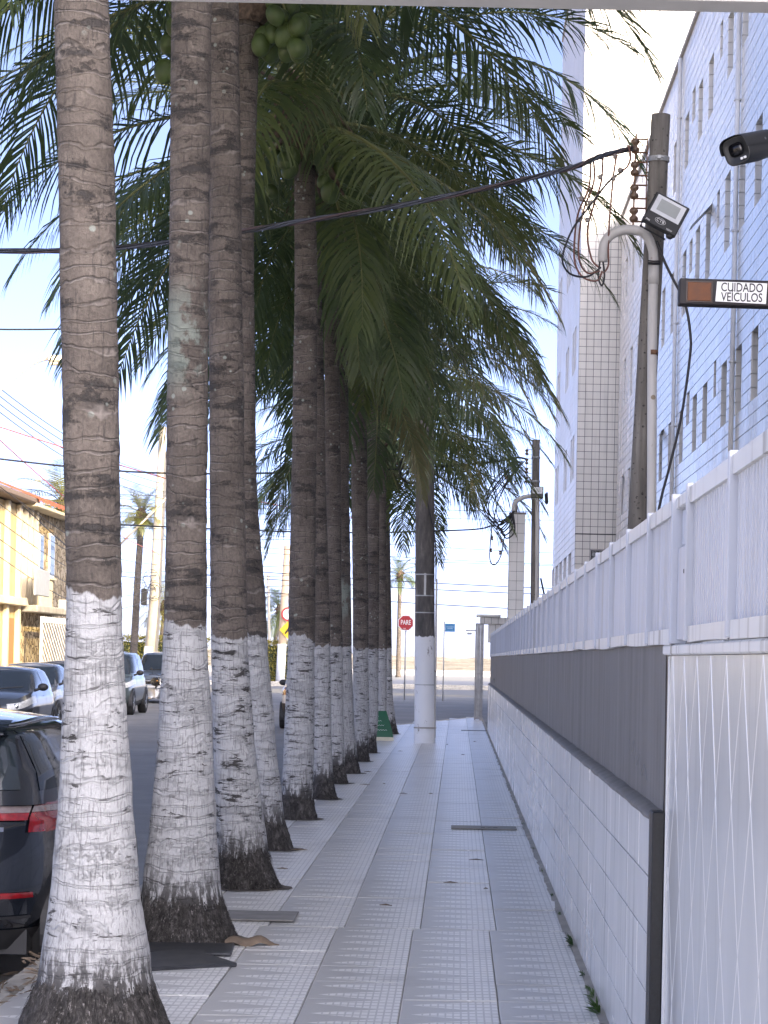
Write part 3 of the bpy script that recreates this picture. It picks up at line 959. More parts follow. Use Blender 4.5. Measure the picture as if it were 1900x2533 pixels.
    wear = t.math('MAXIMUM', t.math('MAXIMUM', t.math('MULTIPLY', pcr, 0.42), sc), t.math('MAXIMUM', t.math('MULTIPLY', gl, 0.85), low))
    wht = t.mix(fine, (0.36, 0.362, 0.365), (0.53, 0.532, 0.54))
    pcol = t.mix(wear, wht, (0.05, 0.047, 0.046))
    t.set(color=t.mix(painted, base, pcol), rough=0.85)
    h = t.math('ADD', t.math('ADD', t.math('MULTIPLY', crack, 0.5), t.math('MULTIPLY', line, 0.35)), t.math('SUBTRACT', t.math('MULTIPLY', fine, 0.5), t.math('ADD', t.math('MULTIPLY', groove, 0.5), t.math('MULTIPLY', dark, 0.5))))
    t.bump(h, 0.75, 0.02)
    return t.m
M['bark'] = m_bark()

def m_roots():
    t = NT('palm_root_mat')
    v = t.coord('Object', (1, 1, 0.45))
    a = t.noise(v, 34, 5, 0.75, 0.8); b_ = t.noise(v, 8, 4)
    t.set(color=t.ramp(t.math('ADD', t.math('MULTIPLY', a, 0.7), t.math('MULTIPLY', b_, 0.3)), [(0.36, (0.012, 0.011, 0.011)), (0.5, (0.045, 0.041, 0.039)), (0.62, (0.13, 0.12, 0.115)), (0.74, (0.36, 0.34, 0.33))]), rough=0.95)
    t.bump(a, 1.0, 0.03)
    return t.m
M['roots'] = m_roots()
def m_fr():
    t = NT('root_fibre_bits')
    n = t.noise(t.coord('Object'), 40, 4, .7)
    t.set(color=t.ramp(n, [(.35, (.012, .011, .010)), (.55, (.06, .055, .052)), (.72, (.30, .28, .27))]), rough=.95)
    return t.m
M['fibre_root'] = m_fr()
M['soil'] = simple('damp_soil', (0.10, 0.085, 0.07), .95, var=.4, vscale=12)

def m_leaf(name, c0, c1, c2, tr=0.25):
    t = NT(name)
    oi = t.n('ShaderNodeObjectInfo')
    w = t.coord('Object')
    n1 = t.noise(w, 2.0, 3); n2 = t.noise(w, 22, 2)
    f = t.math('ADD', t.math('MULTIPLY', oi.outputs['Random'], 0.45), t.math('ADD', t.math('MULTIPLY', n1, 0.4), t.math('MULTIPLY', n2, 0.25)))
    c = t.ramp(f, [(0.25, c0), (0.6, c1), (0.92, c2)])
    t.set(color=c, rough=0.36, spec=0.6)
    tl = t.n('ShaderNodeBsdfTranslucent')
    t.l(c, tl.inputs['Color'])
    mx = t.n('ShaderNodeMixShader')
    mx.inputs[0].default_value = tr
    t.l(t.b.outputs[0], mx.inputs[1]); t.l(tl.outputs[0], mx.inputs[2])
    t.l(mx.outputs[0], t.out.inputs['Surface'])
    return t.m
M['leaf'] = m_leaf('coconut_leaflet', (0.045, 0.075, 0.034), (0.085, 0.122, 0.042), (0.16, 0.18, 0.05), .33)
M['leaf_sunlit'] = m_leaf('sunlit_tint_leaflet', (0.10, 0.12, 0.03), (0.21, 0.20, 0.05), (0.33, 0.27, 0.07))  # sunlit look of the far palms put into the leaf colour
M['leaf_old'] = m_leaf('yellowing_leaflet', (0.05, 0.07, 0.022), (0.085, 0.095, 0.03), (0.14, 0.13, 0.045))
M['leaf_dead'] = simple('dry_leaf', (0.16, 0.12, 0.085), 0.8, var=0.4, vscale=9)
M['rachis'] = simple('frond_stem', (0.15, 0.155, 0.055), 0.5, var=0.3, vscale=3)
M['fibre'] = simple('crown_fibre', (0.105, 0.075, 0.055), 0.95, var=0.6, vscale=25, bump=0.9, bscale=50)
M['coconut'] = simple('green_coconut', (0.055, 0.085, 0.02), 0.5, var=0.3, vscale=5)

def frond_mesh(seed, e0, droop, L, leaf, hang, n_leaf=70, mat='leaf', wind=0.0):
    rg = random.Random(seed)
    m = MB(); mi = []
    S = 26
    pts = [Vector((0, 0, 0))]; tan = []
    side = rg.uniform(-0.12, 0.12) + wind
    for i in range(S):
        s = (i + 0.5) / S
        ph = R(e0 - droop * s ** 1.25)
        az = side * s * s
        t = Vector((math.cos(ph) * math.cos(az), math.cos(ph) * math.sin(az), math.sin(ph)))
        tan.append(t)
        pts.append(pts[-1] + t * (L / S))
    rr = [0.034 * (1 - 0.93 * (i / S) ** 0.8) + (0.03 if i < 2 else 0.0) for i in range(S + 1)]
    m.tube(pts, rr, 5)
    nr = len(m.f)
    mi += [1] * nr
    def sample(s):
        q = s * S; i = min(S - 1, int(q)); return pts[i].lerp(pts[i + 1], q - i), tan[i]
    down = Vector((0, 0, -1))
    for sd in (-1, 1):
        for k in range(n_leaf):
            s = 0.13 + 0.87 * (k + rg.uniform(-.3, .3)) / n_leaf
            s = min(0.999, max(0.1, s))
            p, t = sample(s)
            lat = Vector((-t.y, t.x, 0)).normalized() * sd
            nrm = t.cross(lat) * sd
            if nrm.z < 0: nrm = -nrm
            pr = (0.45 + 0.55 * min(1, (s - 0.1) / 0.22)) * (1 - 0.72 * max(0, (s - 0.45) / 0.55) ** 1.6)
            ln = leaf * pr * rg.uniform(0.86, 1.1)
            fw = 0.30 + 0.65 * s * s + rg.uniform(-.10, .10)
            d0 = (lat * (1.0 - 0.35 * s) + t * fw + nrm * rg.uniform(0.15, 0.45)).normalized()
            w = 0.0165 * (0.55 + 0.45 * pr) * rg.uniform(.85, 1.15)
            hg = hang * rg.uniform(0.8, 1.2)
            wd = (t - d0 * t.dot(d0)).normalized()
            q = p.copy(); b = len(m.v)
            segs = 3
            for j in range(segs + 1):
                f = j / segs
                dj = (d0 * (1 - min(.96, hg * (0.35 + 0.65 * f))) + down * min(.96, hg * (0.35 + 0.65 * f))).normalized()
                ww = w * (0.55, 1.0, 0.72, 0.06)[j]
                m.v.append(tuple(q - wd * ww)); m.v.append(tuple(q + wd * ww))
                q = q + dj * (ln / segs)
            for j in range(segs):
                m.f.append((b + 2 * j, b + 2 * j + 1, b + 2 * j + 3, b + 2 * j + 2)); mi.append(0)
    me = m.mesh('frond', True)
    me.materials.append(M[mat]); me.materials.append(M['rachis'])
    me.polygons.foreach_set('material_index', mi)
    return me

FR = {}
for ci, (e0, dr, L, lf, hg) in enumerate(((78, 70, 3.0, 0.75, 0.25), (62, 88, 3.5, 0.9, 0.5), (45, 92, 3.8, 0.98, 0.66), (28, 88, 3.9, 1.0, 0.78), (8, 76, 3.8, 1.0, 0.86), (-12, 55, 3.6, 1.0, 0.86), (-30, 36, 3.2, 0.9, 0.84))):
    FR[ci] = [frond_mesh(100 + ci * 10 + q, e0 + random.uniform(-5, 5), dr + random.uniform(-8, 8), L, lf, hg) for q in range(3)]
FR_OLD = [frond_mesh(301, -40, 42, 3.2, 0.8, 0.9, mat='leaf_old'), frond_mesh(302, -20, 60, 3.4, .85, .9, mat='leaf_old')]
FR_SUNLIT = {}
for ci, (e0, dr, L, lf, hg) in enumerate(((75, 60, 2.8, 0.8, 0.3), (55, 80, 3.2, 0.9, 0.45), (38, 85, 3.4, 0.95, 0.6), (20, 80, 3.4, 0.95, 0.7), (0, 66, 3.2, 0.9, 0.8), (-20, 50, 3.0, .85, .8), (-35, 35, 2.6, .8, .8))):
    FR_SUNLIT[ci] = [frond_mesh(500 + ci, e0, dr, L, lf, hg, 46, 'leaf_sunlit')]
coco_mesh = MB().ball((0, 0, 0), 0.085, 0.085, 0.105, 14, 10).mesh('coconut', True); coco_mesh.materials.append(M['coconut'])

def spline(tab, z):
    if z <= tab[0][0]:
        return tab[0][1], tab[0][2]
    for a, b_ in zip(tab, tab[1:]):
        if a[0] <= z <= b_[0]:
            f = (z - a[0]) / (b_[0] - a[0])
            f = f * f * (3 - 2 * f) * 0.4 + f * 0.6
            return a[1] + (b_[1] - a[1]) * f, a[2] + (b_[2] - a[2]) * f
    return tab[-1][1], tab[-1][2]

def trunk(root, tab, H, paint, dz, seg, rootr, y0, seed):
    x0 = tab[0][1]
    rows = []
    nz = int(H / dz)
    rg = random.Random(seed)
    tilt = [(rg.uniform(-.05, .05), rg.uniform(-.05, .05)) for _ in range(nz + 2)]
    for i in range(nz + 1):
        z = i * H / nz
        X, r = spline(tab, z)
        r_ = []
        for k in range(seg):
            a = 2 * math.pi * k / seg
            ca, sa = math.cos(a), math.sin(a)
            zw = z + 0.016 * noise.noise(Vector((ca * 1.5, sa * 1.5, z * 3 + seed)))
            ph = (zw * 12 + 1.8 * noise.noise(Vector((.3, seed, z * 1.6))) + 0.8 * noise.noise(Vector((ca, sa, z * 2 + seed * 3)))) % 1.0
            amp = (0.0045 if z > paint - .1 else 0.0016) * max(0.05, min(1, .45 + 1.6 * noise.noise(Vector((ca * 1.4, sa * 1.4, z * 5.5 + seed * 2)))))
            rr = r * (1 + 0.03 * noise.noise(Vector((ca * 1.2, sa * 1.2, z * 1.1 + seed)))) + amp * (1 - ph if ph > .12 else ph * 6) + 0.004 * noise.noise(Vector((ca * 5, sa * 5, z * 9 + seed)))
            r_.append((X - x0 + rr * ca, rr * sa, z))
        rows.append(r_)
    m = MB().grid(rows, True)
    o = m.build('trunk', M['bark'], root, True)
    o['paint_top'] = float(paint)
    o['wear'] = {20: 0.15, 11: 0.0, 14: 0.0, 17: 0.55}.get(seed, random.Random(seed).uniform(0, .4))
    o['lichen_height'] = 3.35 if seed == 14 else (2.4 if seed == 32 else -9.0)
    # fibrous root collar
    rows = []
    hz = 0.0
    nzz = 26
    for i in range(nzz + 1):
        f = i / nzz
        z = -0.03 + f * (0.27 + 0.04)
        r_ = []
        for k in range(seg * 2):
            a = 2 * math.pi * k / (seg * 2)
            ca, sa = math.cos(a), math.sin(a)
            X, rt = spline(tab, z)
            top = 0.22 + 0.09 * noise.noise(Vector((ca * 2.2, sa * 2.2, seed))) + .04 * noise.noise(Vector((ca * 9, sa * 9, seed)))
            e = max(0, 1 - max(0, z) / top)
            lump = noise.noise(Vector((ca * 9, sa * 9, z * 22 + seed))) * 0.55 + noise.noise(Vector((ca * 24, sa * 24, z * 45 + seed))) * 0.5
            rr = rt + (0.012 * e ** .5 + rootr * e ** 1.6 + 0.020 * lump * (.25 + .75 * e ** .5)) if z < top else rt - 0.02
            r_.append((X - x0 + rr * ca, rr * sa, z))
        rows.append(r_)
    MB().grid(rows, True).build('root_collar', M['roots'], root, True)
    rg2 = random.Random(seed + 5)
    if rootr > .04:
        fb = MB()
        for k in range(900):
            a = rg2.uniform(math.pi, 2 * math.pi) if rg2.random() < .8 else rg2.uniform(0, math.pi)
            z = rg2.uniform(.0, .26) ** 1.0
            Xc, rt = spline(tab, z)
            e = max(0, 1 - z / .22)
            rr = rt + .008 * e ** .5 + rootr * e ** 1.6 + rg2.uniform(.0, .012)
            p = Vector((Xc - x0 + rr * math.cos(a), rr * math.sin(a), z))
            l_ = rg2.uniform(.02, .07)
            a2 = a + rg2.uniform(-.25, .25)
            q_ = p + Vector((math.cos(a2) * (.012 + .25 * l_), math.sin(a2) * (.012 + .25 * l_), -l_))
            if q_.z < 0: q_.z = .002
            u = Vector((-math.sin(a), math.cos(a), 0)) * rg2.uniform(.002, .0045)
            b = len(fb.v)
            nn_ = Vector((math.cos(a), math.sin(a), .2)) * .006
            fb.v += [tuple(p - u), tuple(p + u), tuple(q_), tuple(p + nn_ - Vector((0, 0, l_ * .3)))]
            fb.f += [(b, b + 1, b + 3), (b + 1, b + 2, b + 3), (b + 2, b, b + 3)]
        tag(fb.build('root_fibres', M['fibre_root'], root), kind='stuff')
    ring = [(X_[0], X_[1], .004) for X_ in [((spline(tab, 0)[1] + rootr + .05 + rg2.uniform(0, .06)) * math.cos(2 * math.pi * k / 30), (spline(tab, 0)[1] + rootr + .05 + rg2.uniform(0, .08)) * math.sin(2 * math.pi * k / 30)) for k in range(30)]]
    MB().poly(ring).build('soil_ring', M['soil'], root)
    return o

def palm(x, y, tab, H, paint, label, group, crown=True, seed=1, near=True, nf=24, az0=0.0, rootr=0.06, skipfr=(), extra=(), coco=8, zbase=0.0, scale=1.0, FR=FR, cluster=()):
    root = empty('coconut_palm', label, 'palm tree', (tab[0][1], y, zbase), 0, group)
    rg = random.Random(seed)
    dz, seg = (0.016, 44) if near else (0.03, 26)
    trunk(root, tab, H, paint, dz, seg, rootr, y, seed)
    X, r = spline(tab, H)
    cx = X - tab[0][1]
    if not crown:
        return root
    # fibrous crown base with old leaf bases
    m = MB()
    rows = []
    for i in range(14):
        f = i / 13
        z = H - 0.30 + f * 0.85
        r_ = []
        for k in range(28):
            a = 2 * math.pi * k / 28
            e = math.sin(math.pi * min(1, f * 0.85 + 0.12))
            rr = r * 0.9 + 0.13 * e + 0.07 * noise.noise(Vector((math.cos(a) * 3, math.sin(a) * 3, z * 7 + seed)))
            r_.append((cx + rr * math.cos(a), rr * math.sin(a), z))
        rows.append(r_)
    m.grid(rows, True)
    for k in range(26):
        a = rg.uniform(0, 6.28); z = H + rg.uniform(-.25, .35); l_ = rg.uniform(.2, .5)
        d = Vector((math.cos(a), math.sin(a), rg.uniform(-.5, .7)))
        p = Vector((cx, 0, z)) + d * 0.08
        m.tube([p, p + d * l_ * .5 + Vector((0, 0, -.02)), p + d * l_ + Vector((0, 0, -.14 * rg.random() * 2))], [0.05, 0.04, 0.012], 5)
    m.build('crown_base', M['fibre'], root, True)
    for k in range(nf):
        f = (k + 0.5) / nf
        ci = min(5, int(f ** 0.95 * 6))
        az = az0 + k * 2.39996 + rg.uniform(-.2, .2)
        if (skipfr == 'low' and ci >= 4 and math.cos(az) > -0.35):
            continue
        mesh = rg.choice(FR[ci])
        if ci >= 5 and rg.random() < 0.06 and FR is not FR_SUNLIT:
            mesh = rg.choice(FR_OLD)
        o = link('frond', mesh, root)
        o.location = (cx + 0.07 * math.cos(az), 0.07 * math.sin(az), H + 0.42 - 0.4 * f)
        s_ = rg.uniform(0.88, 1.08) * scale
        o.scale = (s_, s_ * (1 if rg.random() < .5 else -1), s_)
        o.rotation_euler = (rg.uniform(-.12, .12), 0, az)
    for (ci, az, s_, tw) in extra:
        mesh = FR_OLD[ci - 10] if ci >= 10 else FR[ci][0]
        o = link('frond', mesh, root)
        o.location = (cx + 0.07 * math.cos(az), 0.07 * math.sin(az), H + 0.2)
        o.scale = (s_, s_, s_)
        o.rotation_euler = (tw, 0, az)
    for (ox, oy, oz, n, sp) in cluster:
        MB().tube([(cx, 0, H + .1), (cx + ox * .6, oy * .6, H + .12), (cx + ox, oy, H + oz + .12)], [.02, .016, .01], 6).build('fruit_stalk', M['rachis'], root, True)
        for q in range(n):
            o = link('coconut', coco_mesh, root)
            o.location = (cx + ox + rg.uniform(-sp, sp), oy + rg.uniform(-sp, sp), H + oz + rg.uniform(-sp * 1.3, sp * 1.3))
            o.rotation_euler = (rg.uniform(-.6, .6), rg.uniform(-.6, .6), rg.uniform(0, 6))
            s_ = rg.uniform(.8, 1.12)
            o.scale = (s_, s_, s_)
    for q in range(coco):
        a = rg.choice((0.4, 2.6, 4.4, 5.6)) + rg.gauss(0, .3)
        o = link('coconut', coco_mesh, root)
        rr = rg.uniform(0.2, 0.42)
        o.location = (cx + rr * math.cos(a), rr * math.sin(a), H - 0.02 - rg.uniform(0, .55))
        o.rotation_euler = (rg.uniform(-.6, .6), rg.uniform(-.6, .6), a)
        s_ = rg.uniform(.75, 1.1)
        o.scale = (s_, s_, s_)
    return root

ROWG = 'coconut palms lined up along the kerb'
T = {
 'P1': (9.95, [(0.0, -1.462, 0.285), (0.08, -1.462, 0.27), (0.32, -1.46, 0.226), (0.66, -1.469, 0.178), (1.04, -1.474, 0.147), (1.42, -1.485, 0.125), (1.8, -1.495, 0.111), (2.56, -1.523, 0.115), (3.32, -1.551, 0.113), (4.27, -1.596, 0.110), (7.4, -1.78, 0.100)], 7.3, 1.82),
 'P2': (13.55, [(0.0, -1.49, 0.245), (0.16, -1.506, 0.235), (0.34, -1.515, 0.212), (0.6, -1.512, 0.186), (1.11, -1.512, 0.152), (1.76, -1.525, 0.117), (2.66, -1.534, 0.113), (3.96, -1.546, 0.110), (5.25, -1.56, 0.110), (7.6, -1.60, 0.10)], 7.4, 1.75),
 'P3': (16.7, [(0.0, -1.43, 0.19), (0.24, -1.454, 0.178), (0.53, -1.485, 0.166), (1.01, -1.529, 0.14), (1.71, -1.575, 0.124), (2.92, -1.615, 0.119), (4.51, -1.66, 0.113), (6.1, -1.703, 0.102), (7.6, -1.74, 0.095)], 7.3, 1.71),
 'P4': (20.0, [(0.0, -1.49, 0.13), (0.44, -1.54, 0.115), (0.89, -1.60, 0.112), (1.73, -1.68, 0.108), (3.18, -1.80, 0.102), (5.09, -1.85, 0.098), (6.77, -1.84, 0.10), (7.4, -1.83, .1)], 7.1, 1.73),
 'P5': (23.8, [(0.0, -1.54, 0.155), (0.31, -1.546, 0.152), (0.77, -1.539, 0.148), (1.77, -1.536, 0.130), (3.49, -1.544, 0.121), (5.08, -1.557, 0.112), (6.54, -1.60, 0.098), (7, -1.61, 0.095)], 6.75, 1.77),
 'P6': (27.2, [(0.0, -1.474, 0.118), (0.24, -1.486, 0.114), (0.91, -1.51, 0.108), (1.74, -1.53, 0.10), (3.77, -1.62, 0.095), (7, -1.75, 0.09)], 6.9, 1.74),
 'P7': (30.6, [(0.0, -1.50, 0.115), (0.9, -1.53, 0.105), (3.0, -1.60, 0.10), (7, -1.70, 0.09)], 6.6, 1.72),
 'P8': (33.3, [(0.0, -1.494, 0.16), (0.76, -1.553, 0.147), (1.72, -1.588, 0.131), (4.26, -1.674, 0.128), (7, -1.75, 0.11)], 6.5, 1.72),
 'P9': (37.2, [(0.0, -1.476, 0.125), (0.67, -1.46, 0.125), (1.74, -1.49, 0.12), (4.93, -1.575, 0.12), (7, -1.64, 0.10)], 6.4, 1.74),
 'P10': (40.5, [(0.0, -1.452, 0.11), (0.59, -1.41, 0.105), (1.75, -1.42, 0.10), (5.23, -1.471, 0.10), (7, -1.5, 0.09)], 6.2, 1.75),
 'P11': (47.8, [(0.0, -1.50, 0.115), (0.6, -1.48, 0.105), (1.75, -1.50, 0.10), (5.2, -1.58, 0.10), (7, -1.6, 0.09)], 6.0, 1.75),
 'P12': (50.8, [(0.0, -1.37, 0.13), (0.87, -1.454, 0.108), (1.78, -1.495, 0.105), (4.5, -1.612, 0.10), (7, -1.7, 0.09)], 5.6, 1.78),
 'P13': (53.6, [(0.0, -1.50, 0.105), (1.81, -1.56, 0.10), (4.96, -1.66, 0.095), (7, -1.72, 0.09)], 6.0, 1.80),
}
LB = {
 'P1': 'nearest and thickest coconut palm with whitewashed base beside the black hatchback',
 'P2': 'second coconut palm from the camera with pale lichen patch on its trunk',
 'P3': 'third coconut palm from the camera with dark bands across its whitewash',
 'P4': 'slender leaning coconut palm directly behind the third trunk with sunlit crown',
 'P5': 'coconut palm whose shaggy brown crown base stands clear above the twisted cable',
 'P6': 'coconut palm half hidden just behind the right edge of the fifth trunk',
 'P7': 'thin coconut palm almost covered between the sixth and eighth trunks',
 'P8': 'eighth coconut palm in the row, stout trunk in front of the green board group',
 'P9': 'ninth coconut palm in the row, directly left of the green board',
 'P10': 'tenth coconut palm in the row, seen just above the green board',
 'P11': 'coconut palm that the curved green board leans against',
 'P12': 'coconut palm with dark unpainted foot just behind the green board',
 'P13': 'last coconut palm of the row at the end of the sidewalk',
}
EX = {'P3': ((4, R(-8), 1.0, 0.0), (3, R(28), 1.05, 0.0), (3, R(-40), 1.0, 0.0)), 'P4': ((3, R(6), 1.0, 0.0), (4, R(35), 1.0, 0.0), (4, R(160), 1.0, 0.0)), 'P2': ((3, R(12), 1.0, 0), (4, R(170), 1, 0)), 'P1': ((3, R(165), 1.0, 0.0), (4, R(200), .95, 0.0), (4, R(120), .95, 0.0))}
for k, (nm, (yy, tab, H, paint)) in enumerate(T.items()):
    palm(0, yy, tab, H, paint, LB[nm], ROWG, seed=11 + k * 3, near=k < 5, nf=20 if k < 4 else (26 if k < 8 else 20), az0=k * 1.3, rootr=0.045 if k < 3 else 0.03, coco=12 if k in (3, 4) else 6, skipfr='low' if k < 4 else (), extra=EX.get(nm, ()), cluster=((.34, -.30, -.42, 13, .17), (-.60, -.12, -.62, 4, .12), (-.48, -.1, -.30, 8, .14)) if nm == 'P4' else (((.22, -.2, -.62, 3, .08),) if nm == 'P5' else ()))
# ------------------------------------------------------------------ utility poles
def m_old_concrete():
    t = NT('weathered_pole_concrete')
    w = t.world(); ws = t.world((6, 6, 0.6))
    a = t.noise(ws, 2.0, 6, 0.65); b_ = t.noise(w, 24, 4, 0.7); sp = t.voro(w, 22)
    c = t.ramp(a, [(0.3, (0.10, 0.092, 0.082)), (0.55, (0.19, 0.175, 0.155)), (0.75, (0.30, 0.28, 0.25))])
    k = t.math('MULTIPLY', t.step(sp, 0.30, 0.18), t.step(b_, 0.45, 0.6))
    c = t.mix(k, c, (0.02, 0.02, 0.02))
    t.set(color=c, rough=0.95)
    t.bump(b_, 0.5, 0.01)
    return t.m
M['old_concrete'] = m_old_concrete()
def m_pvc():
    t = NT('grey_pvc_pipe')
    w = t.world((3, 3, .5))
    n = t.noise(w, 2.5, 5); d = t.noise(t.world(), 6, 5, .7)
    c = t.ramp(n, [(0.3, (0.48, 0.465, 0.44)), (0.7, (0.62, 0.60, 0.575))])
    c = t.mix(t.step(d, 0.63, 0.72), c, (0.20, 0.12, 0.07))
    t.set(color=c, rough=0.45)
    return t.m
M['pvc'] = m_pvc()
M['porcelain'] = simple('brown_porcelain', (0.16, 0.105, 0.07), 0.25, var=0.2)
M['copper_wire'] = simple('red_brown_wire', (0.17, 0.075, 0.055), 0.5, var=0.3, vscale=20)
M['blue_wire'] = simple('slate_blue_wire', (0.055, 0.062, 0.085), 0.5, var=0.3)
M['mauve_wire'] = simple('mauve_grey_wire', (0.075, 0.05, 0.055), 0.5, var=0.2)
M['black_wire'] = simple('black_wire', (0.022, 0.022, 0.026), 0.5, var=0.2)
M['glass_face'] = simple('lamp_glass', (0.42, 0.44, 0.43), 0.12, var=0.08)
M['reflector'] = simple('white_reflector', (0.74, 0.76, 0.78), 0.3, var=0.05)
M['white_ink'] = simple('white_ink', (0.80, 0.80, 0.80), 0.5, var=0.03)

def bez(pts, n=10):
    """Catmull-Rom through the points"""
    pts = [Vector(p) for p in pts]
    out = []
    for i in range(len(pts) - 1):
        p0 = pts[max(0, i - 1)]; p1 = pts[i]; p2 = pts[i + 1]; p3 = pts[min(len(pts) - 1, i + 2)]
        for k in range(n):
            t = k / n
            out.append(0.5 * ((2 * p1) + (p2 - p0) * t + (2 * p0 - 5 * p1 + 4 * p2 - p3) * t * t + (3 * p1 - p0 - 3 * p2 + p3) * t ** 3))
    out.append(pts[-1])
    return out

def spool(m, x, y, z, s=1.0):
    m.lathe([(0.0, -.05 * s), (.03 * s, -.05 * s), (.038 * s, -.038 * s), (.034 * s, -.02 * s), (.018 * s, -.006 * s), (.018 * s, .006 * s), (.034 * s, .02 * s), (.038 * s, .038 * s), (.03 * s, .05 * s), (0, .05 * s)], 12, (x, y, z))

def utility_pole(name, label, xt, yt, zt, xb, far=False):
    p = empty(name, label, 'utility pole', (xb, yt, 0))
    rows_t = [0, 1, 2, 3, 4, 5, 6, 7, 8]
    P(MB().tube([(xb + (xt - xb) * (i / 8), yt, -.1 + (zt + .1) * i / 8) for i in rows_t], [0.10 - 0.0225 * i / 8 for i in rows_t], 20), 'shaft', M['old_concrete'], p, True)
    def X(z): return xb + (xt - xb) * z / zt
    for zz in (zt - .37, zt - .86):
        P(MB().lathe([(.074, -.02), (.090, -.02), (.090, .02), (.074, .02)], 20, (X(zz), yt, zz)).bbox(X(zz) - .022, X(zz) + .012, yt - .125, yt - .08, zz - .016, zz + .016, .004).tube([(X(zz) - .04, yt - .108, zz), (X(zz) + .04, yt - .108, zz)], .006, 6), 'clamp', M['galv'], p)
    rx = X(zt - .5) - .195
    P(MB().box(X(zt - .5) - .095, X(zt - .5) - .088, yt - .02, yt + .02, zt - .9, zt - .2), 'rack_back', M['rust'], p)
    P(MB().tube([(rx, yt, zt - .92), (rx + .012, yt, zt - .16)], .008, 6), 'rack_rod', M['rust'], p)
    arms = MB()
    sp = MB()
    for q in range(4):
        zz = zt - .26 - q * .19
        for dz in (-.055, .055):
            arms.box(rx - .02, X(zt - .5) - .085, yt - .012, yt + .012, zz + dz - .005, zz + dz + .005)
        s_ = MB(); spool(s_, rx + .004, yt, zz); P(s_, 'insulator', M['porcelain'], p, True)
    P(arms, 'rack_arms', M['rust'], p)
    return p, X, rx

p1_, X1, rx1 = utility_pole('utility_pole', 'weathered concrete utility pole with floodlight and white conduit behind the fence', 1.588, 20.0, 6.12, 1.37)
pts = [(1.585, 19.86, -.1), (1.565, 19.86, 2.7), (1.54, 19.86, 4.3), (1.54, 19.86, 4.85), (1.525, 19.86, 5.0), (1.46, 19.86, 5.115), (1.37, 19.86, 5.14), (1.27, 19.86, 5.135), (1.18, 19.86, 5.09), (1.13, 19.86, 5.01), (1.122, 19.86, 4.875)]
P(MB().tube(bez(pts, 6), 0.040, 14), 'conduit', M['pvc'], p1_, True)
P(MB().tube([(1.5405, 19.86, 4.70), (1.5405, 19.86, 4.86)], .0445, 14), 'conduit_socket', M['pvc'], p1_, True)
P(MB().tube([(1.549, 19.86, 4.12), (1.5485, 19.86, 4.16)], .0428, 14), 'conduit_joint', M['rust'], p1_, True)
for zz in (4.86, 4.87, 4.885):
    P(MB().tube([(1.49, 19.82, zz), (1.54, 19.81, zz - .005), (1.59, 19.83, zz)], .006, 5), 'wire_tie', M['black_wire'], p1_)
for (yy_, zz) in ((19.82, 3.77),):
    P(MB().lathe([(0, 0), (.018, 0), (.020, .004)], 10, (1.556, 19.816, zz), 'Y'), 'sticker', simple('brown_sticker', (0.30, 0.24, 0.16), .6), p1_)

# floodlight: square head tilted about 29 degrees
def floodlight(parent_loc, label, rot, s, with_text=True, yaw=0.0):
    f = empty('floodlight', label, 'floodlight', parent_loc)
    f.rotation_euler = (R(-14), rot, yaw)
    W_, H_ = 0.29 * s, 0.27 * s
    P_ = lambda m, n, mt, sm=False: m.build(n, mt, f, sm)
    P_(MB().bbox(-W_ / 2, W_ / 2, 0, .05 * s, -H_ * .5, H_ * .5, .008 * s), 'housing', M['black_plastic'])
    fins = MB()
    for k in range(9):
        fins.box(-W_ * .42 + k * W_ * .105, -W_ * .42 + k * W_ * .105 + .008 * s, .05 * s, .085 * s, -H_ * .4, H_ * .4)
    P_(fins, 'cooling_fins', M['black_plastic'])
    # bevelled white reflector ring and glass
    x0, x1, z0, z1 = -W_ * .42, W_ * .42, -H_ * .14, H_ * .43
    ix0, ix1, iz0, iz1 = -W_ * .29, W_ * .29, -H_ * .02, H_ * .35
    rg = MB()
    o_ = [(x0, -.004 * s, z0), (x1, -.004 * s, z0), (x1, -.004 * s, z1), (x0, -.004 * s, z1)]
    i_ = [(ix0, .0 * s - .001, iz0), (ix1, -.001, iz0), (ix1, -.001, iz1), (ix0, -.001, iz1)]
    for a in range(4):
        b_ = (a + 1) % 4
        rg.quad(o_[a], o_[b_], i_[b_], i_[a])
    P_(rg, 'reflector', M['reflector'])
    P_(MB().quad(*[(x, -.0022, z) for x, _, z in i_]), 'led_glass', M['glass_face'])
    P_(MB().tube([(-W_ * .46, .02 * s, -H_ * .2), (-W_ * .46, .05 * s, -H_ * .62), (W_ * .3, .06 * s, -H_ * .62)], .008 * s, 6), 'bracket', M['black_plastic'])
    P_(MB().ball((W_ * .36, .03 * s, -H_ * .52), .03 * s, .025 * s, .022 * s), 'cable_gland', M['black_plastic'], True)
    if with_text:
        rt = Matrix.Rotation(R(90), 4, 'X')
        lettering('CTB', .036 * s, M['white_ink'], f, Matrix.Translation((-.012 * s, -.003, -H_ * .29)) @ rt, .001)
        lettering('150W', .020 * s, M['white_ink'], f, Matrix.Translation((W_ * .27, -.003, -H_ * .42)) @ rt, .001)
        lettering('IP66', .020 * s, M['white_ink'], f, Matrix.Translation((-W_ * .36, -.003, -H_ * .42)) @ rt, .001)
        ring = [(-.012 * s + .044 * s * math.cos(a), -.002, -H_ * .29 + .024 * s * math.sin(a)) for a in [2 * math.pi * k / 28 for k in range(29)]]
        P_(MB().tube(ring, .0014 * s, 4, False), 'emblem_ring', M['white_ink'])
    return f
floodlight((1.615, 19.62, 5.235), 'square black floodlight tilted on the nearer utility pole', R(27), 1.05)

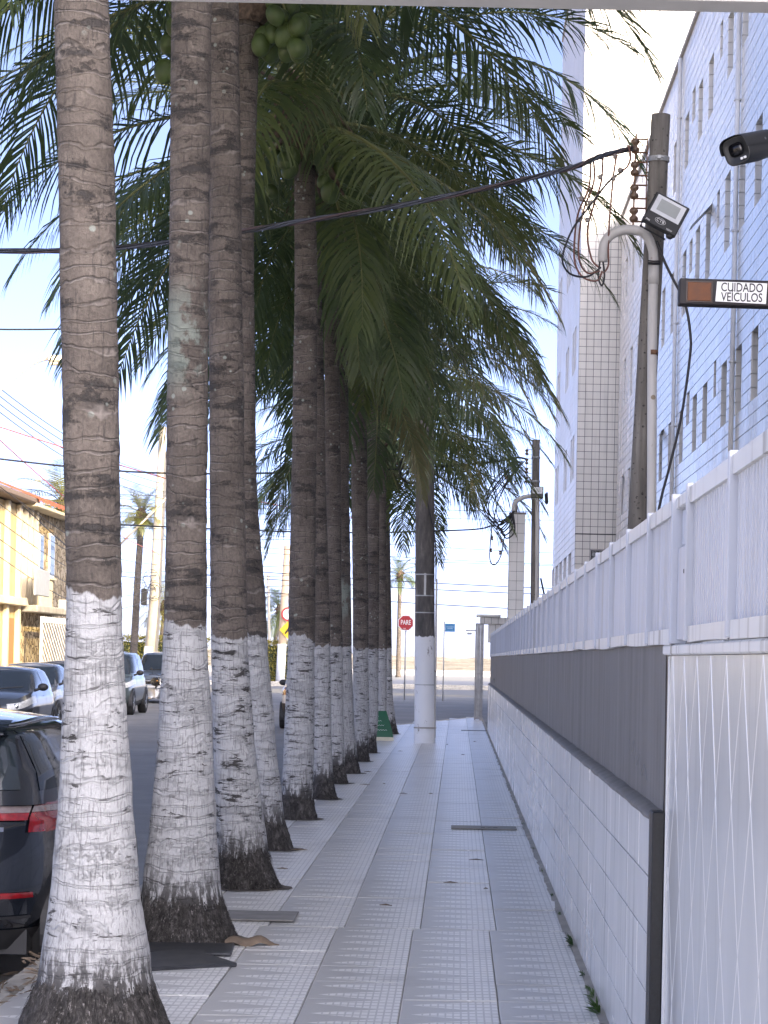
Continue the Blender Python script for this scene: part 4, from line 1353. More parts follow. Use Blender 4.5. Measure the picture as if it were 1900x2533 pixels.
# twisted aerial cable from the nearer pole to the left
cable_c = bez([(rx1 - .02, 19.95, 5.83), (1.08, 19.62, 5.69), (0.86, 19.55, 5.585), (0.34, 19.5, 5.435), (-0.59, 19.5, 5.225), (-1.37, 19.5, 5.085), (-1.82, 19.5, 5.0), (-2.78, 19.55, 4.862), (-3.8, 19.6, 4.822), (-6.0, 19.8, 4.86), (-9.5, 20.4, 5.2), (-12.9, 21, 5.8)], 26)
tw = empty('twisted_cable', 'thick twisted bundle of cables running left from the nearer utility pole', 'cable', (1.4, 19.9, 5.8))
for q, mt in enumerate(('blue_wire', 'mauve_wire', 'black_wire', 'blue_wire')):
    pts = []
    for i, p in enumerate(cable_c):
        a = i * 0.17 + q * math.pi / 2
        k = 0.014
        pts.append(p + Vector((0, k * math.cos(a), k * math.sin(a))))
    P(MB().tube(pts, 0.0095, 6), 'strand', M[mt], tw, True)
# drop wires hanging from it into the conduit
dw = empty('drop_wires', 'loops of reddish service wires hanging beside the white conduit elbow', 'wires', (1.1, 19.85, 4.8))
drops = [
 [(1.21, 19.7, 5.72), (1.19, 19.75, 5.55), (1.17, 19.8, 5.25), (1.165, 19.84, 5.0), (1.17, 19.86, 4.85), (1.13, 19.86, 4.78)],
 [(1.10, 19.7, 5.70), (1.09, 19.75, 5.5), (1.03, 19.8, 5.3), (0.99, 19.82, 5.1), (1.03, 19.85, 4.9), (1.09, 19.86, 4.83)],
 [(1.02, 19.65, 5.67), (1.03, 19.72, 5.5), (0.96, 19.8, 5.3), (0.925, 19.8, 5.1), (0.93, 19.83, 4.88), (1.0, 19.85, 4.78), (1.1, 19.86, 4.80)],
 [(1.0, 19.65, 5.66), (0.99, 19.72, 5.45), (0.91, 19.8, 5.25), (0.885, 19.82, 5.0), (0.90, 19.83, 4.84), (0.97, 19.85, 4.74), (1.08, 19.86, 4.72), (1.12, 19.86, 4.80)],
 [(1.27, 19.75, 5.60), (1.15, 19.7, 5.5), (1.0, 19.7, 5.3), (0.87, 19.7, 5.12), (0.80, 19.7, 4.95)],
 [(1.31, 19.8, 5.82), (1.33, 19.8, 5.72), (1.30, 19.8, 5.64), (1.24, 19.78, 5.60)],
 [(0.80, 19.7, 4.95), (0.79, 19.72, 4.84), (0.86, 19.8, 4.76), (1.0, 19.85, 4.75), (1.11, 19.86, 4.83)],
 [(1.10, 19.86, 4.88), (1.09, 19.86, 4.75), (1.12, 19.86, 4.68), (1.14, 19.86, 4.76), (1.125, 19.86, 4.88)],
]
for q, d in enumerate(drops):
    P(MB().tube(bez(d, 8), 0.0085, 6), 'wire', M['copper_wire' if q not in (4, 6, 7) else 'black_wire'], dw, True)
for (x, z) in ((1.24, 5.60), (1.19, 5.53), (1.08, 5.54), (0.93, 5.36), (1.0, 5.33), (0.92, 5.19), (0.985, 5.19), (1.20, 5.71), (1.09, 5.70)):
    P(MB().bbox(x - .016, x + .016, 19.70, 19.74, z - .018, z + .018, .006).tube([(x - .03, 19.72, z + .006), (x + .03, 19.72, z + .012)], .005, 5), 'connector', simple('connector_grey', (0.25, 0.22, 0.20), .6) if x == 1.24 else bpy.data.materials['connector_grey'], dw)

bc = [(1.56, 19.84, 5.05), (1.62, 19.84, 4.9), (1.69, 19.84, 4.76), (1.80, 19.84, 4.55), (1.85, 19.84, 4.30), (1.85, 19.84, 4.1), (1.79, 19.84, 3.62), (1.70, 19.84, 3.2), (1.64, 19.84, 2.95), (1.61, 19.84, 2.7), (1.60, 19.84, 2.0)]
tag(MB().tube(bez(bc, 8), 0.012, 6).build('hanging_cable', M['black_wire'], smooth=True), 'single slack black cable hanging from the floodlight down behind the fence', 'cable')

# ------------------------------------------------------------------ farther pole
p2_, X2, rx2 = utility_pole('utility_pole', 'farther slim utility pole with small floodlight beside the tiled pillar', 1.528, 50.0, 6.15, 1.60)
pts = [(1.63, 49.86, -.1), (1.61, 49.86, 2.7), (1.58, 49.86, 4.7), (1.55, 49.86, 4.9), (1.45, 49.86, 4.97), (1.3, 49.86, 4.95), (1.16, 49.86, 4.88), (1.10, 49.86, 4.78), (1.09, 49.86, 4.66)]
P(MB().tube(bez(pts, 6), 0.045, 12), 'conduit', M['pvc'], p2_, True)
fl2 = floodlight((1.565, 49.82, 5.06), 'small grey floodlight facing the street on the farther utility pole', 0.0, 0.9, False)
fl3 = floodlight((1.79, 49.85, 4.94), 'side-facing floodlight lamp on the farther utility pole', R(75), 0.75, False, R(70))
dw2 = empty('drop_wires', 'tangle of dark service wires beside the farther pole and tiled pillar', 'wires', (1.0, 49.9, 4.6))
rg = random.Random(5)
for q in range(9):
    x0 = 1.30 - q * .03
    P(MB().tube(bez([(x0, 49.9, 5.7), (0.95 - q * .035 + rg.uniform(-.05, .05), 49.9, 5.25), (0.70 - q * .03 + rg.uniform(-.08, .08), 49.9, 4.75), (0.80 + rg.uniform(-.08, .08), 49.9, 4.35 + rg.uniform(-.1, .1)), (1.09, 49.88, 4.62)], 8), 0.011, 5), 'wire', M['black_wire'], dw2, True)
for q in range(5):
    P(MB().tube(bez([(1.07 + .01 * q, 49.87, 4.66), (1.12 - .05 * q, 49.87, 4.25 + .06 * q), (0.95 - .05 * q, 49.87, 4.1 + .05 * q), (0.85, 49.87, 4.3)], 8), 0.016, 5), 'wire', M['black_wire'], dw2, True)
P(MB().tube(bez([(0.65, 49.9, 4.35), (0.62, 49.9, 3.7), (0.72, 49.9, 3.55), (0.85, 49.9, 3.75), (0.92, 49.9, 4.2)], 8), .012, 5), 'wire', M['black_wire'], dw2, True)
for (x, z) in ((0.66, 4.1), (0.64, 3.85), (0.83, 3.8), (0.86, 4.05), (0.93, 5.35), (1.02, 5.3), (1.0, 5.1), (1.12, 5.25)):
    s_ = MB(); spool(s_, x, 49.9, z, .8); P(s_, 'connector', M['porcelain'], dw2, True)
tag(MB().tube(bez([(1.33, 50, 5.75), (1.1, 50, 5.77), (0.5, 50, 5.66), (-2, 50, 5.45), (-7, 51, 5.4), (-12.8, 52, 6.0)], 12), .022, 6).build('twisted_cable', M['black_wire'], smooth=True), 'dark service cable leading left from the farther utility pole through the palm fronds', 'cable')
tag(MB().tube(bez([(0.64, 49.9, 4.35), (0.0, 49.9, 4.25), (-3, 50, 4.15), (-8, 51, 4.3)], 10), .016, 5).build('hanging_cable', M['black_wire'], smooth=True), 'lower dark wire running left from the tangle beside the tiled pillar', 'cable')
tag(MB().tube(bez([(1.68, 50, 3.3), (1.75, 50, 3.0), (1.85, 50, 2.6), (1.9, 50, 2.2)], 6), .02, 5).build('guy_wire', M['black_wire'], smooth=True), 'short stay wire slanting from the farther pole down behind the fence', 'wire')

# ------------------------------------------------------------------ thick street pole on the sidewalk, whitewashed at the foot
cp = empty('street_pole', 'thick grey street pole with whitewashed lower half standing on the sidewalk', 'pole', (-0.589, 45.8, 0))
m_ = NT('street_pole_paint')
w_ = m_.sep(m_.coord('Object'))
nz_ = m_.noise(m_.coord('Object', (12, 12, 4)), 1.0, 4)
ed = m_.math('ADD', 2.01, m_.math('MULTIPLY', m_.math('SUBTRACT', nz_, .5), .12))
pt_ = m_.step(m_.math('SUBTRACT', w_[2], ed), .01, -.01)
chip = m_.step(m_.noise(m_.coord('Object', (10, 10, 4)), 1.0, 5, .7), .62, .68)
gry = m_.ramp(m_.noise(m_.coord('Object', (9, 9, 2)), 1.0, 6, .7), [(.35, (.055, .052, .05)), (.55, (.11, .10, .094)), (.75, (.25, .23, .21))])
m_.set(color=m_.mix(pt_, gry, m_.mix(chip, (.74, .75, .77), (.25, .24, .24))), rough=.8)
m_.bump(nz_, .3, .01)
rows = []
for i in range(61):
    z = -.02 + 7.2 * i / 60
    x = -.10 * z / 5.29
    r = .197 - .0042 * z + (.006 if z < .28 else 0)
    rows.append([(x + r * math.cos(2 * math.pi * k / 32), r * math.sin(2 * math.pi * k / 32), z) for k in range(32)])
MB().grid(rows, True).build('shaft', m_.m, cp, True)
for zz in (2.46, 2.78, 3.18, 1.1):
    x = -.10 * zz / 5.29
    MB().lathe([(.19, -.01), (.202 - .004 * zz, -.008), (.202 - .004 * zz, .008), (.19, .01)], 28, (x, 0, zz)).build('band', M['galv'], cp)
MB().lathe([(.19, -.015), (.215, -.012), (.213, .012), (.19, .015)], 28, (0, 0, .29)).build('collar', M['concrete'], cp)
MB().box(-.07, -.03, -.205, -.19, 2.78, 3.2).build('pole_strip', M['galv'], cp)
MB().tube(bez([(-.25, -.1, 5.6), (-.05, -.19, 4.6), (.11, -.15, 3.9), (.145, -.1, 3.4), (.15, -.08, 3.05)], 8), .014, 6).build('cable', M['black_wire'], cp, True)
MB().tube([(.165, -.08, 3.1), (.185, -.06, 0.1)], .02, 8).build('side_pipe', M['pvc'], cp, True)
coil = [(-.30 + .22 * math.cos(a), -.2, 5.25 + .27 * math.sin(a)) for a in [2 * math.pi * k / 30 for k in range(61)]]
tag(MB().tube([Vector(c) + Vector((cp.location.x - .05, cp.location.y, -.1)) for c in coil], .022, 6).build('cable_coil', M['black_wire'], smooth=True), 'round coil of black cable hung high on the thick street pole', 'cable')

# ------------------------------------------------------------------ camera and warning sign on a post behind the near fence
po = empty('steel_post', 'grey steel post just right of view that carries the camera and warning sign', 'post', (1.42, 9.8, 0))
P(MB().tube([(1.42, 9.8, -.1), (1.42, 9.8, 4.2)], .04, 14), 'shaft', M['galv'], po, True)
P(MB().bbox(1.255, 1.40, 9.98, 10.0, 3.09, 3.16, .004).bbox(1.19, 1.40, 9.55, 9.58, 3.62, 3.65, .004), 'bracket', M['galv'], po)

sg = empty('garage_warning_sign', 'dark warning sign box reading CUIDADO VEÍCULOS with amber lamp above the fence', 'sign', (1.08, 10.0, 3.13))
m4 = Matrix.Rotation(R(1.7), 4, 'Y')
sg.rotation_euler = (0, R(0.6), 0)
MB().bbox(-.198, .205, -.03, .05, -.055, .052, .004).build('housing', simple('sign_housing', (.016, .013, .015), .65, var=.2), sg)
MB().bbox(-.165, -.068, -.036, -.031, -.04, .036, .006).build('amber_lens', simple('amber_lens', (.13, .04, .008), .6, var=.35, vscale=22), sg)
MB().bbox(-.172, -.061, -.033, -.0305, -.046, .042, .004).build('lens_frame', simple('lens_frame', (.04, .022, .016), .5), sg)
MB().quad((-.05, -.0335, -.04), (.158, -.0335, -.045), (.161, -.0335, .04), (-.045, -.0335, .042)).build('sticker', simple('sticker_white', (.80, .80, .79), .4, var=.05), sg)
rt = Matrix.Rotation(R(90), 4, 'X')
ink = simple('sign_ink', (.02, .02, .025), .5)
lettering('CUIDADO', .051, ink, sg, Matrix.Translation((.058, -.0345, .018)) @ rt @ Matrix.Diagonal((.735, 1, 1, 1)), .0006)
lettering('VEÍCULOS', .051, ink, sg, Matrix.Translation((.058, -.0345, -.022)) @ rt @ Matrix.Diagonal((.735, 1, 1, 1)), .0006)

cv = empty('security_camera', 'black bullet security camera pointing down the sidewalk at right edge', 'camera', (1.09, 9.5, 3.62))
cv.rotation_euler = (R(16), R(-14), R(-42))
def cam_ring(y, sx, sz, dz=0.0, e=3.4, n=28):
    return [(sx * math.copysign(abs(math.cos(a)) ** (2 / e), math.cos(a)), y, dz + sz * math.copysign(abs(math.sin(a)) ** (2 / e), math.sin(a))) for a in [2 * math.pi * k / n for k in range(n)]]
bd = [cam_ring(-.070, .050, .046), cam_ring(-.078, .056, .052), cam_ring(-.072, .058, .054), cam_ring(.10, .057, .053), cam_ring(.16, .052, .048), cam_ring(.185, .036, .033), cam_ring(.19, .001, .001)]
MB().grid([cam_ring(-.070, .001, .001)] + bd, True).build('body', M['black_plastic'], cv, True)
hood = [[p for p in cam_ring(y, .0615, .0575, 0, 3.4, 40) if p[2] > -.012] for y in (-.092, -.088, .12, .13)]
hood = [sorted(h, key=lambda p: math.atan2(p[2] + .05, p[0])) for h in hood]
MB().grid(hood).build('sun_shield', M['black_plastic'], cv, True)
MB().grid([cam_ring(-.0715, .030, .024, .004), cam_ring(-.0745, .032, .026, .004), cam_ring(-.073, .002, .002, .004)], True).build('lens_window', simple('lens_black', (.006, .006, .008), .2), cv, True)
for xx in (.012, .027):
    MB().bbox(xx - .005, xx + .005, -.0775, -.0700, -.040, -.031, .001).build('infrared_led', M['reflector'], cv)
lettering('H', .014, M['galv'], cv, Matrix.Translation((.0625, .06, .014)) @ Matrix.Rotation(R(90), 4, 'Z') @ rt, .0004)
MB().tube([(0, .15, 0), (.0, .20, -.01), (.02, .24, -.02)], .016, 8).build('mount_arm', M['black_plastic'], cv, True)

# ------------------------------------------------------------------ signs at the corner
pr = empty('stop_sign', 'red octagonal stop sign reading PARE on a slim post', 'sign', (-2.165, 100, -.146))
MB().tube([(0, 0, 0), (0.01, 0, 3.15)], .03, 10).build('post', M['galv'], pr, True)
def octo(r, y, m):
    m.prism([(r * math.cos(R(22.5 + 45 * k)), y, 3.19 + r * math.sin(R(22.5 + 45 * k))) for k in range(8)], (0, .006, 0)); return m
octo(.345, -.04, MB()).build('white_border', M['white_ink'], pr)
octo(.310, -.047, MB()).build('red_face', simple('sign_red', (.42, .015, .025), .4, var=.06), pr)
lettering('PARE', .25, M['white_ink'], pr, Matrix.Translation((0, -.049, 3.20)) @ rt @ Matrix.Diagonal((.74, 1.1, 1, 1)), .001)
lettering('DER', .06, M['white_ink'], pr, Matrix.Translation((-.05, -.049, 2.95)) @ rt, .001)
bs = empty('street_name_sign', 'small blue street-name plate on a thin post before the beach', 'sign', (-.575, 100, -.146))
MB().tube([(0, 0, 0), (0.0, 0, 3.28)], .024, 10).build('post', M['galv'], bs, True)
MB().bbox(.03, .44, -.012, -.004, 2.86, 3.19, .003).build('plate', simple('sign_blue', (.05, .22, .45), .4, var=.06), bs)
for (a, b_, z) in ((.09, .38, 3.05), (.12, .35, 2.99)):
    MB().box(a, b_, -.0135, -.0125, z, z + .02).build('faded_text_line', simple('faded_ink', (.45, .6, .75), .5), bs)

# overhead wires above the avenue, right of centre
tint = M['black_wire']
avw = [((-14, 120, 7.8), (18, 120, 6.9)), ((-14, 121, 7.2), (18, 118, 6.3)), ((-14, 119, 6.8), (18, 121, 6.55)), ((-14, 122, 6.0), (18, 119, 5.2)), ((-14, 120, 5.6), (18, 122, 5.0)), ((-14, 121, 5.0), (18, 120, 4.05)), ((-30, 120, 9.6), (18, 122, 9.2)), ((-30, 121, 9.1), (18, 121, 8.8))]
avw.sort(key=lambda w: -(w[0][2] + w[1][2]))
for q, (a, b_) in enumerate(avw):
    a = Vector(a); b_ = Vector(b_)
    pts = [a.lerp(b_, i / 16) - Vector((0, 0, .35 * math.sin(math.pi * i / 16))) for i in range(17)]
    tag(MB().tube(pts, .022 if q in (5, 6, 7) else .013, 5).build('overhead_wire', tint, smooth=True), 'dark overhead wire above the beach avenue, ' + ORD[q] + ' of eight', 'wire', 'overhead wires above the avenue')
# ------------------------------------------------------------------ vehicles
def paint(name, c, metal=0.35, rough=0.32):
    t = NT(name)
    n = t.noise(t.coord('Object'), 3, 4)
    t.set(color=t.mix(n, tuple(x * .9 for x in c), tuple(min(1, x * 1.1) for x in c)), metal=metal, rough=rough, coat=1.0, coatr=0.04)
    return t.m
M['tyre'] = simple('tyre_rubber', (0.018, 0.018, 0.019), 0.85, var=.3, vscale=15)
M['rim'] = simple('alloy_rim', (0.45, 0.46, 0.47), 0.35, metal=.8, var=.1)
M['car_glass'] = simple('car_glass', (0.018, 0.026, 0.034), 0.04, var=.15, spec=.9)
M['lamp_clear'] = simple('clear_lamp', (0.62, 0.63, 0.62), 0.12, var=.25, vscale=25)
M['lamp_red'] = simple('red_lamp', (0.20, 0.004, 0.008), 0.10, var=.35, vscale=25, coat=1.0)
M['lamp_white'] = simple('clear_reverse_lamp', (0.20, 0.165, 0.165), 0.12, var=.25, vscale=30, coat=1.0)
M['trim_black'] = simple('black_trim', (0.02, 0.02, 0.022), 0.55, var=.15)
M['chrome'] = simple('chrome', (0.65, 0.65, 0.66), 0.12, metal=1.0, var=.05)
M['plate'] = simple('number_plate', (0.55, 0.55, 0.55), .5)

class Shell:
    """stack of horizontal super-elliptic rings; x forward, y left"""
    def __init__(self, levels, zfun):
        self.lv = levels; self.zf = zfun
    def at(self, th, v):
        n = len(self.lv) - 1
        q = max(0, min(n - 1e-6, v * n)); i = int(q); f = q - i
        a, b_ = self.lv[i], self.lv[i + 1]
        xf, xr, hw, e, zz = [p + (s - p) * f for p, s in zip(a, b_)]
        c, s = math.cos(th), math.sin(th)
        cx = (xf + xr) / 2; L = (xf - xr) / 2
        x = cx + L * math.copysign(abs(c) ** (2 / e), c)
        y = hw * math.copysign(abs(s) ** (2 / e), s)
        return Vector((x, y, self.zf(zz, x)))
    def nrm(self, th, v):
        d = 0.004
        a = self.at(th + d, v) - self.at(th - d, v)
        b_ = self.at(th, min(1, v + d)) - self.at(th, max(0, v - d))
        n = a.cross(b_)
        n = n.normalized() if n.length > 1e-9 else Vector((0, 0, 1))
        p = self.at(th, v)
        if n.dot(Vector((p.x - (self.lv[0][0] + self.lv[0][1]) / 2, p.y * 2, 0))) < 0:
            n = -n
        return n
    def th_y(self, y, v, front=True):
        n = len(self.lv) - 1; i = min(n - 1, int(v * n)); f = v * n - i
        hw = self.lv[i][2] + (self.lv[i + 1][2] - self.lv[i][2]) * f; e = self.lv[i][3]
        a = math.asin(min(1, abs(y / hw)) ** (e / 2)); a = math.copysign(a, y)
        return a if front else math.pi - a
    def th_x(self, x, v, left=True):
        n = len(self.lv) - 1; i = min(n - 1, int(v * n)); f = v * n - i
        xf = self.lv[i][0] + (self.lv[i + 1][0] - self.lv[i][0]) * f; xr = self.lv[i][1] + (self.lv[i + 1][1] - self.lv[i][1]) * f
        e = self.lv[i][3]; cx = (xf + xr) / 2; L = (xf - xr) / 2
        k = max(-1, min(1, (x - cx) / L))
        a = math.acos(math.copysign(abs(k) ** (e / 2), k))
        return a if left else -a
    def mesh(self, crown=0.03, nth=120, nv=24):
        m = MB()
        rows = [[self.at(2 * math.pi * k / nth, j / nv) for k in range(nth)] for j in range(nv + 1)]
        m.grid(rows, True)
        top = rows[-1]
        h = nth // 2
        cap = []
        for k in range(0, h + 1):
            a, b_ = top[k], top[(nth - k) % nth]
            cap.append([a.lerp(b_, t / 8) + Vector((0, 0, crown * math.sin(math.pi * t / 8) * min(1, abs(a.y - b_.y)))) for t in range(9)])
        m.grid(cap)
        return m
    def patch(self, fa, fb, v0, v1, off=0.005, n=14, nv=8, thick=0.0):
        """fa(v), fb(v): theta bounds"""
        m = MB(); rows = []
        for j in range(nv + 1):
            v = v0 + (v1 - v0) * j / nv
            a, b_ = fa(v), fb(v)
            r_ = []
            for k in range(n + 1):
                th = a + (b_ - a) * k / n
                r_.append(self.at(th, v) + self.nrm(th, v) * off)
            rows.append(r_)
        m.grid(rows)
        return m

def wheel_meshes(r, w):
    m = MB().lathe([(r * .62, -w / 2), (r * .9, -w / 2), (r, -w * .38), (r, w * .38), (r * .9, w / 2), (r * .62, w / 2)], 28, (0, 0, 0), 'Y')
    me = m.mesh('tyre', True); me.materials.append(M['tyre'])
    m = MB().lathe([(0, w * .40), (r * .18, w * .42), (r * .2, w * .30), (r * .56, w * .34), (r * .64, w * .46), (r * .64, -w * .3)], 28, (0, 0, 0), 'Y')
    for k in range(5):
        a = 2 * math.pi * k / 5
        c, s = math.cos(a), math.sin(a)
        m.tube([(r * .12 * c, w * .42, r * .12 * s), (r * .6 * c, w * .42, r * .6 * s)], r * .07, 6)
    rm = m.mesh('rim', False); rm.materials.append(M['rim'])
    return me, rm

def car(label, loc, heading, pm, L=3.85, W=1.66, H=1.45, bodyz=0.93, kind='hatch', rear_detail=False, front=True, black_low=False, group=None, name='parked_car', grille=0, glassm='car_glass', mout=.10):
    """heading: angle of the car's nose in plan (0 = +X)"""
    root = empty(name, label, 'car', loc, heading, group)
    hw = W / 2; F = L / 2
    hood_f, hood_r = bodyz - .20, bodyz
    ws0 = F - .95 if kind != 'suv' else F - 1.0
    rear_top = bodyz + (.05 if kind != 'sedan' else .03)
    def top(x):
        if x > ws0: return hood_r + (hood_f - hood_r) * ((x - ws0) / (F - ws0)) ** 1.6
        return hood_r + (rear_top - hood_r) * (ws0 - x) / (ws0 + F)
    z0 = .20 if kind != 'suv' else .27
    low = [(F - .10, -F + .12, hw - .10, 5.0, 0.0), (F - .02, -F + .04, hw - .03, 5.5, .18), (F, -F, hw - .005, 5.5, .38), (F - .02, -F + .02, hw, 5.5, .62), (F - .05, -F + .05, hw - .02, 5.5, .86), (F - .16, -F + .12, hw - .07, 5.0, 1.0)]
    body = Shell(low, lambda k, x: z0 + (top(x) - z0) * k)
    body.mesh(.035).build('body', pm, root, True)
    # greenhouse
    rf = ws0 - (.72 if kind != 'suv' else .62)
    rb = {'hatch': -F + .42, 'suv': -F + .28, 'sedan': -F + 1.25}[kind]
    gb = {'hatch': -F + .10, 'suv': -F + .10, 'sedan': -F + .70}[kind]
    roof = lambda x: H - .05 - .045 * ((x - (rf + rb) / 2) / ((rf - rb) / 2 + .1)) ** 2
    gl = [(ws0 + .04, gb, hw - .075, 6.0, 0.0), (ws0 - .30, gb + (rb - gb) * .33, hw - .12, 6.0, .42), (rf + .06, rb - (rb - gb) * .18, hw - .215, 6.0, .88), (rf - .08, rb + .06, hw - .29, 5.0, 1.0)]
    green = Shell(gl, lambda k, x: (top(x) - .03) + (roof(x) - top(x) + .03) * k)
    green.mesh(.05).build('cabin', pm, root, True)
    G = M[glassm]
    # windscreen, rear window, side windows
    fy = lambda s, fr=True: (lambda v: green.th_y(s * (hw - .10 - .17 * v), v, fr))
    green.patch(fy(-.93), fy(.93), .10, .86, .004).build('windscreen', G, root, True)
    green.patch(fy(-.90, False), fy(.90, False), .16, .80, .005).build('rear_window', G, root, True)
    for left in (True, False):
        mid = (ws0 + rb) / 2 - .05
        for (xa0, xa1, xb0, xb1) in ((mid + .03, mid + .03, ws0 - .25, rf - .02), (gb + .30, rb + .16, mid - .03, mid - .03)):
            fa = lambda v, a=xa0, b_=xa1: green.th_x(a + (b_ - a) * v, v, left)
            fb = lambda v, a=xb0, b_=xb1: green.th_x(a + (b_ - a) * v, v, left)
            green.patch(fa, fb, .14, .82, .004).build('side_window', G, root, True)
        # mirror
        sy = 1 if left else -1
        mr = MB().ball((ws0 - .22, sy * (hw + mout), bodyz + .10), .07 if mout > 0 else .10, .105 if mout > 0 else .05, .075, 14, 10)
        mr.tube([(ws0 - .16, sy * (hw - .06), bodyz + .03), (ws0 - .20, sy * (hw + mout * .5), bodyz + .07)], .03, 6)
        mo = mr.build('mirror', M['trim_black'], root, True)
        # door seams and handle
        for xs in (mid, mid + 1.0 if kind != 'x' else mid):
            fa = lambda v, a=xs: body.th_x(a, v, left); fb = lambda v, a=xs: body.th_x(a - .012, v, left)
            body.patch(fa, fb, .12, .97, .003, 1, 10).build('door_seam', M['trim_black'], root)
        fa = lambda v: body.th_x(mid + .22, v, left); fb = lambda v: body.th_x(mid + .06, v, left)
        body.patch(fa, fb, .80, .84, .02, 4, 2).build('door_handle', pm, root)
        fa = lambda v: body.th_x(F - 1.0, v, left); fb = lambda v: body.th_x(-F + 1.0, v, left)
        body.patch(fa, fb, .02, .13, .006, 10, 3).build('sill', M['trim_black'], root)
    # wheels with arches
    wr, ww = (.295, .19) if kind != 'suv' else (.35, .23)
    ty, rm = wheel_meshes(wr, ww)
    for xw in (F - .78, -F + .68):
        for sy in (1, -1):
            arch = MB()
            pts = [(xw + (wr + .055) * math.cos(a), 0, wr + (wr + .055) * math.sin(a)) for a in [R(-15) + R(210) * k / 20 for k in range(21)]]
            pts = [(p[0], sy * (hw + .004), max(z0 - .02, p[2])) for p in pts]
            arch.prism(pts, (0, -sy * .10, 0)).build('wheel_arch', M['trim_black'], root)
            o = link('wheel', ty, root, (xw, sy * (hw - ww / 2 + .012), wr)); o.rotation_euler = (0, 0, 0 if sy > 0 else math.pi)
            link('rim', rm, o)
    # front face
    fyb = lambda y, fr=True: (lambda v: body.th_y(y, v, fr))
    bl = M['trim_black']
    if front:
        body.patch(fyb(-.36 * W * .5 / .5 * .55), fyb(.36 * W * .55), .70, .84, .006).build('grille', bl, root)
        if grille:
            for q in range(3):
                body.patch(fyb(-.22 * W), fyb(.22 * W), .71 + q * .045, .725 + q * .045, .014, 10, 1).build('grille_bar', M['chrome'], root)
        body.patch(fyb(-.30 * W), fyb(.30 * W), .16, .34, .006).build('lower_intake', bl, root)
        body.patch(fyb(-.15 * W), fyb(.15 * W), .46, .56, .014, 6, 2).build('plate', M['plate'], root)
        for s in (-1, 1):
            fa = lambda v: body.th_y(s * W * (.27 - .08 * (v - .7)), v); fb = lambda v: s * (math.pi / 2) * .93
            h_ = body.patch(fa, fb, .69, .86, .008, 14, 6).build('headlamp', M['lamp_clear'], root, True)
            c = body.at(body.th_y(s * W * .36, .77), .77)
            MB().ball((c.x - .01, c.y, c.z), .03, .055, .055, 12, 8).build('bulb_bowl', M['chrome'], h_, True)
            body.patch(lambda v: body.th_y(s * W * .33, v), lambda v: body.th_y(s * W * .42, v), .22, .34, .012, 6, 3).build('fog_lamp', bl if not black_low else M['lamp_clear'], root)
        if black_low:
            body.patch(lambda v: -math.pi / 2 * .98, lambda v: math.pi / 2 * .98, .02, .60, .004, 40, 6).build('bumper', bl, root, True)
        MB().tube([(ws0 - .02, -.45, bodyz + .055), (ws0 - .10, .05, bodyz + .10)], .012, 5).build('wiper', bl, root)
        MB().tube([(ws0 - .02, .10, bodyz + .055), (ws0 - .10, .55, bodyz + .10)], .012, 5).build('wiper', bl, root)
    else:
        if not rear_detail:
            for s in (-1, 1):
                body.patch(lambda v: body.th_y(s * W * .34, v, False), lambda v: math.pi - s * math.pi / 2 * .93, .70, .97, .008, 12, 6).build('tail_lamp', M['lamp_red'], root, True)
            body.patch(fyb(-.16 * W, False), fyb(.16 * W, False), .55, .68, .012, 6, 2).build('plate', M['plate'], root)
            body.patch(lambda v: math.pi / 2 * 1.04, lambda v: math.pi * 1.5 - math.pi / 2 * .04, .02, .50, .005, 40, 6).build('bumper', bl, root, True)
            body.patch(fyb(-.36 * W, False), fyb(.36 * W, False), .36, .40, .012, 10, 1).build('bumper_strip', M['galv'], root)
        else:
            # wrap-round lamp in two pieces: white upper band, red lower band
            for s in (-1, 1):
                lo = lambda v: .70 - 0
                a_in = lambda v: body.th_y(s * (hw - .40 + .3 * (.86 - v)), v, False)
                a_mid = lambda v: body.th_y(s * (hw - .155 + .06 * (v - .8)), v, False)
                a_mid2 = lambda v: body.th_y(s * (hw - .148 + .06 * (v - .8)), v, False)
                a_out = lambda v: math.pi - s * (math.pi / 2 * (.86 + .12 * min(1, max(0, (v - .70) / .18))))
                body.patch(a_in, a_mid, .800, .862, .010, 12, 5).build('tail_lamp', M['lamp_red'], root, True)
                body.patch(a_in, a_mid, .864, .925, .010, 12, 4).build('reverse_lamp', M['lamp_white'], root, True)
                body.patch(a_mid2, a_out, .735, .862, .012, 14, 7).build('tail_lamp', M['lamp_red'], root, True)
                tr_ = body.patch(a_mid2, lambda v: math.pi - s * (math.pi / 2 * .90), .866, .922, .012, 14, 4).build('turn_lamp', M['lamp_white'], root, True)
                body.patch(a_mid2, a_out, .924, .945, .012, 14, 2).build('tail_lamp', M['lamp_red'], root, True)
                c = body.at(body.th_y(s * (hw - .10), .89, False), .89)
                MB().ball((c.x - .012, c.y, c.z), .006, .014, .014, 10, 6).build('bulb', M['copper_wire'], tr_, True)
                body.patch(fyb(s * (hw - .45), False), fyb(s * (hw - .12), False), .375, .408, .010, 10, 2).build('reflector', M['lamp_red'], root, True)
                # hatch seam curving down from the lamp
                pts = []
                for k in range(15):
                    f = k / 14
                    v = .78 - .30 * f ** 1.5; yy_ = s * (hw - .16 - .42 * f ** .8)
                    th = body.th_y(yy_, v, False)
                    pts.append(body.at(th, v) + body.nrm(th, v) * .002)
                MB().tube(pts, .006, 5).build('hatch_seam', bl, root)
            body.patch(lambda v: math.pi / 2 * 1.05, lambda v: math.pi * 1.5 - math.pi / 2 * .05, .0, .16, .006, 40, 4).build('lower_bumper', bl, root, True)
            body.patch(fyb(-.42 * W, False), fyb(.42 * W, False), .235, .255, .008, 20, 1).build('bumper_crease', bl, root, True)
            sp_ = MB()
            rows = []
